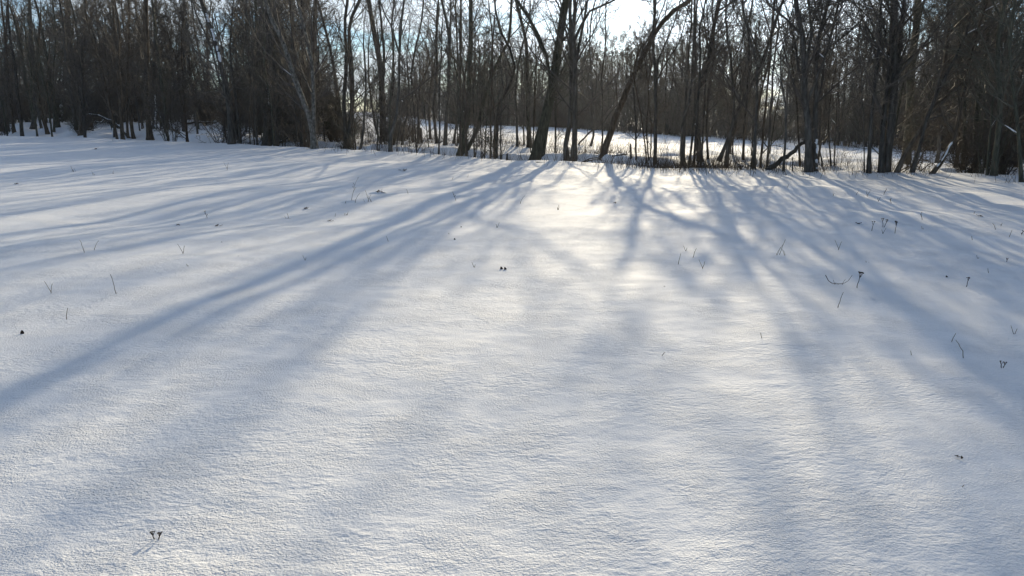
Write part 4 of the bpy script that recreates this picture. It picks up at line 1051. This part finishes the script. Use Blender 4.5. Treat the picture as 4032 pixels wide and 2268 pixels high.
for i, (x, y, h, kind, label) in enumerate(WEEDS):
    rng = np.random.default_rng(800 + i)
    name = {'leaf': 'dead_leaf', 'litter': 'leaf_litter', 'yarrow1': 'dry_yarrow', 'yarrow2': 'dry_yarrow', 'tuft': 'dry_tuft'}.get(kind, 'dry_stalk')
    root = link(name, None); root.location = (x, y, ground_z(x, y))
    tag(root, label, {'dead_leaf': 'leaf', 'leaf_litter': 'leaf litter'}.get(name, 'weed'), 'dead weeds sticking out of the snow', 'thing')
    th = min(0.0018 + 0.00016 * math.hypot(x, y), 0.006)
    mat = STRAW if rng.uniform() < 0.55 else DRY
    stem = Geo(); extra = []
    if kind in ('stick', 'stub', 'tall', 'fork', 'sprig', 'tuft', 'arch', 'arch2'):
        if kind == 'arch':
            L = weed_line(rng, h, 0.55, -0.12)
        elif kind == 'arch2':
            t = np.linspace(0, 1, 9)
            L = np.stack([(t - 0.45) * h * 2.3, 0 * t, h * (0.12 + 0.65 * (2 * t - 1) ** 4 - 0.12 * np.sin(t * 3.1))], 1)
        else:
            L = weed_line(rng, h, 0.08, 0.10 if kind == 'tall' else 0.18)
        stem.tubes(L[None], taper(th, len(L))[None], 5)
        if kind == 'fork':
            a = L[2]; s = -np.sign(L[-1, 0] - L[0, 0])
            q = np.stack([a + np.array([s * 0.42 * h * t, 0.03 * h * t, (h - a[2]) * 0.92 * t]) for t in np.linspace(0, 1, 5)])
            b = Geo(); b.tubes(q[None], taper(th * 0.8, 5)[None], 5); extra.append(('side_stem', b, mat))
        if kind == 'stub':
            q = weed_line(rng, h * 0.7, 0.1, 0.2, 5, 0.25 * h); b = Geo(); b.tubes(q[None], taper(th * 0.9, 5)[None], 5); extra.append(('side_stem', b, mat))
        if kind == 'sprig':
            m = 4
            for j in range(m):
                a = L[3 + j % 4]; s = rng.choice([-1, 1]); ln = h * rng.uniform(0.1, 0.24)
                q = np.stack([a + np.array([s * 0.55 * ln * t, rng.normal(0, 0.2) * ln * t, ln * t]) for t in np.linspace(0, 1, 4)])
                b = Geo(); b.tubes(q[None], taper(th * 0.6, 4)[None], 4)
                if h > 0.06: blob(rng, b, q[-1], th * 1.6, 1.3)
                extra.append(('side_shoot', b, mat))
        if kind in ('tuft', 'arch2'):
            for j in range(4):
                q = weed_line(rng, h * rng.uniform(0.3, 0.75), 0.15, 0.3, 6, rng.uniform(-0.4, 0.4) * h); q[:, 1] += rng.uniform(-0.2, 0.2) * h
                b = Geo(); b.tubes(q[None], taper(th * 0.75, 6)[None], 4); extra.append(('side_stem', b, mat))
        link('stem', stem.mesh('stem'), mat, root)
    elif kind in ('yarrow1', 'yarrow2'):
        heads = [(0.0, 1.0)] if kind == 'yarrow1' else [(-0.03, 1.0), (0.22, 0.9)]
        for (dx, hs) in heads:
            L = weed_line(rng, h * hs * 0.8, 0.08, 0.03, 7, 0.0, 1 if dx >= 0 else -1); L[:, 0] += dx * h * np.linspace(0, 1, 7) ** 0.7
            s = Geo(); s.tubes(L[None], taper(th * 1.25, 7)[None], 5)
            so = link('stem', s.mesh('stem'), SEED, root)
            tip = L[-1]; hd = Geo()
            for j in range(9):
                a = rng.uniform(0, 6.28); rr = h * 0.12 * math.sqrt(rng.uniform(0.02, 1)) + 0.002
                e = tip + np.array([math.cos(a) * rr, math.sin(a) * rr, h * hs * 0.2 + rng.normal(0, 0.02) * h])
                st = L[5] + (tip - L[5]) * rng.uniform(0, 1)
                q = np.stack([st + (e - st) * np.array([t ** 0.7, t ** 0.7, t]) for t in np.linspace(0, 1, 4)])
                hd.tubes(q[None], taper(th * 0.5, 4)[None], 4)
                blob(rng, hd, e, max(h * 0.045, th), 0.75)
            link('flower_head', hd.mesh('flower_head'), SEED, so)
    elif kind == 'leaf':
        link('blade', leaf_geo(rng, h).mesh('blade'), SEED, root)
        s = Geo(); s.tubes(weed_line(rng, h * 0.35, 0.3, 0.2, 4)[None], taper(th * 0.7, 4)[None], 4)
        extra.append(('leaf_stalk', s, SEED))
    elif kind == 'litter':
        link('dead_leaves', litter_geo(rng, h * 0.8).mesh('dead_leaves'), SEED, root)
        s = Geo(); s.tubes(weed_line(rng, h * 1.1, 0.3, 0.4, 5)[None], taper(th * 0.8, 5)[None], 4)
        extra.append(('twig', s, DRY))
        extra.append(('snow_clod', clod_geo(rng, h * 1.2, h * 0.5), SNOW_SOFT))
    if kind == 'sprig' and rng.uniform() < 0.6:
        extra.append(('snow_clod', clod_geo(rng, h * 0.35, h * 0.12), SNOW_SOFT))
    for nm, g, mt in extra:
        link(nm, g.mesh(nm), mt, root)


# ---------------------------------------------------------------- thin haze volume, added to stand in for veiling glare
hz = Geo()
X0, Z0, Z1 = 1600.0, -4.0, 30.0
hv = np.array([[x, y, z] for z in (Z0, Z1) for (x, y) in ((-X0, -X0), (X0, -X0), (X0, X0), (-X0, X0))])
hz.add(hv, np.array([[3, 2, 1, 0], [4, 5, 6, 7], [0, 1, 5, 4], [1, 2, 6, 5], [2, 3, 7, 6], [3, 0, 4, 7]]))
hm = bpy.data.materials.new('haze'); hm.use_nodes = True
ht = hm.node_tree; ht.nodes.clear()
ho = N(ht, 'ShaderNodeOutputMaterial'); hp = N(ht, 'ShaderNodeVolumePrincipled')
hp.inputs['Color'].default_value = (0.93, 0.95, 1.0, 1)
hp.inputs['Density'].default_value = 0.00014
hp.inputs['Anisotropy'].default_value = 0.6
ht.links.new(hp.outputs[0], ho.inputs['Volume'])
tag(link('haze', hz.mesh('haze'), hm), 'thin haze added over field and wood to lift the backlit darks', kind='stuff')
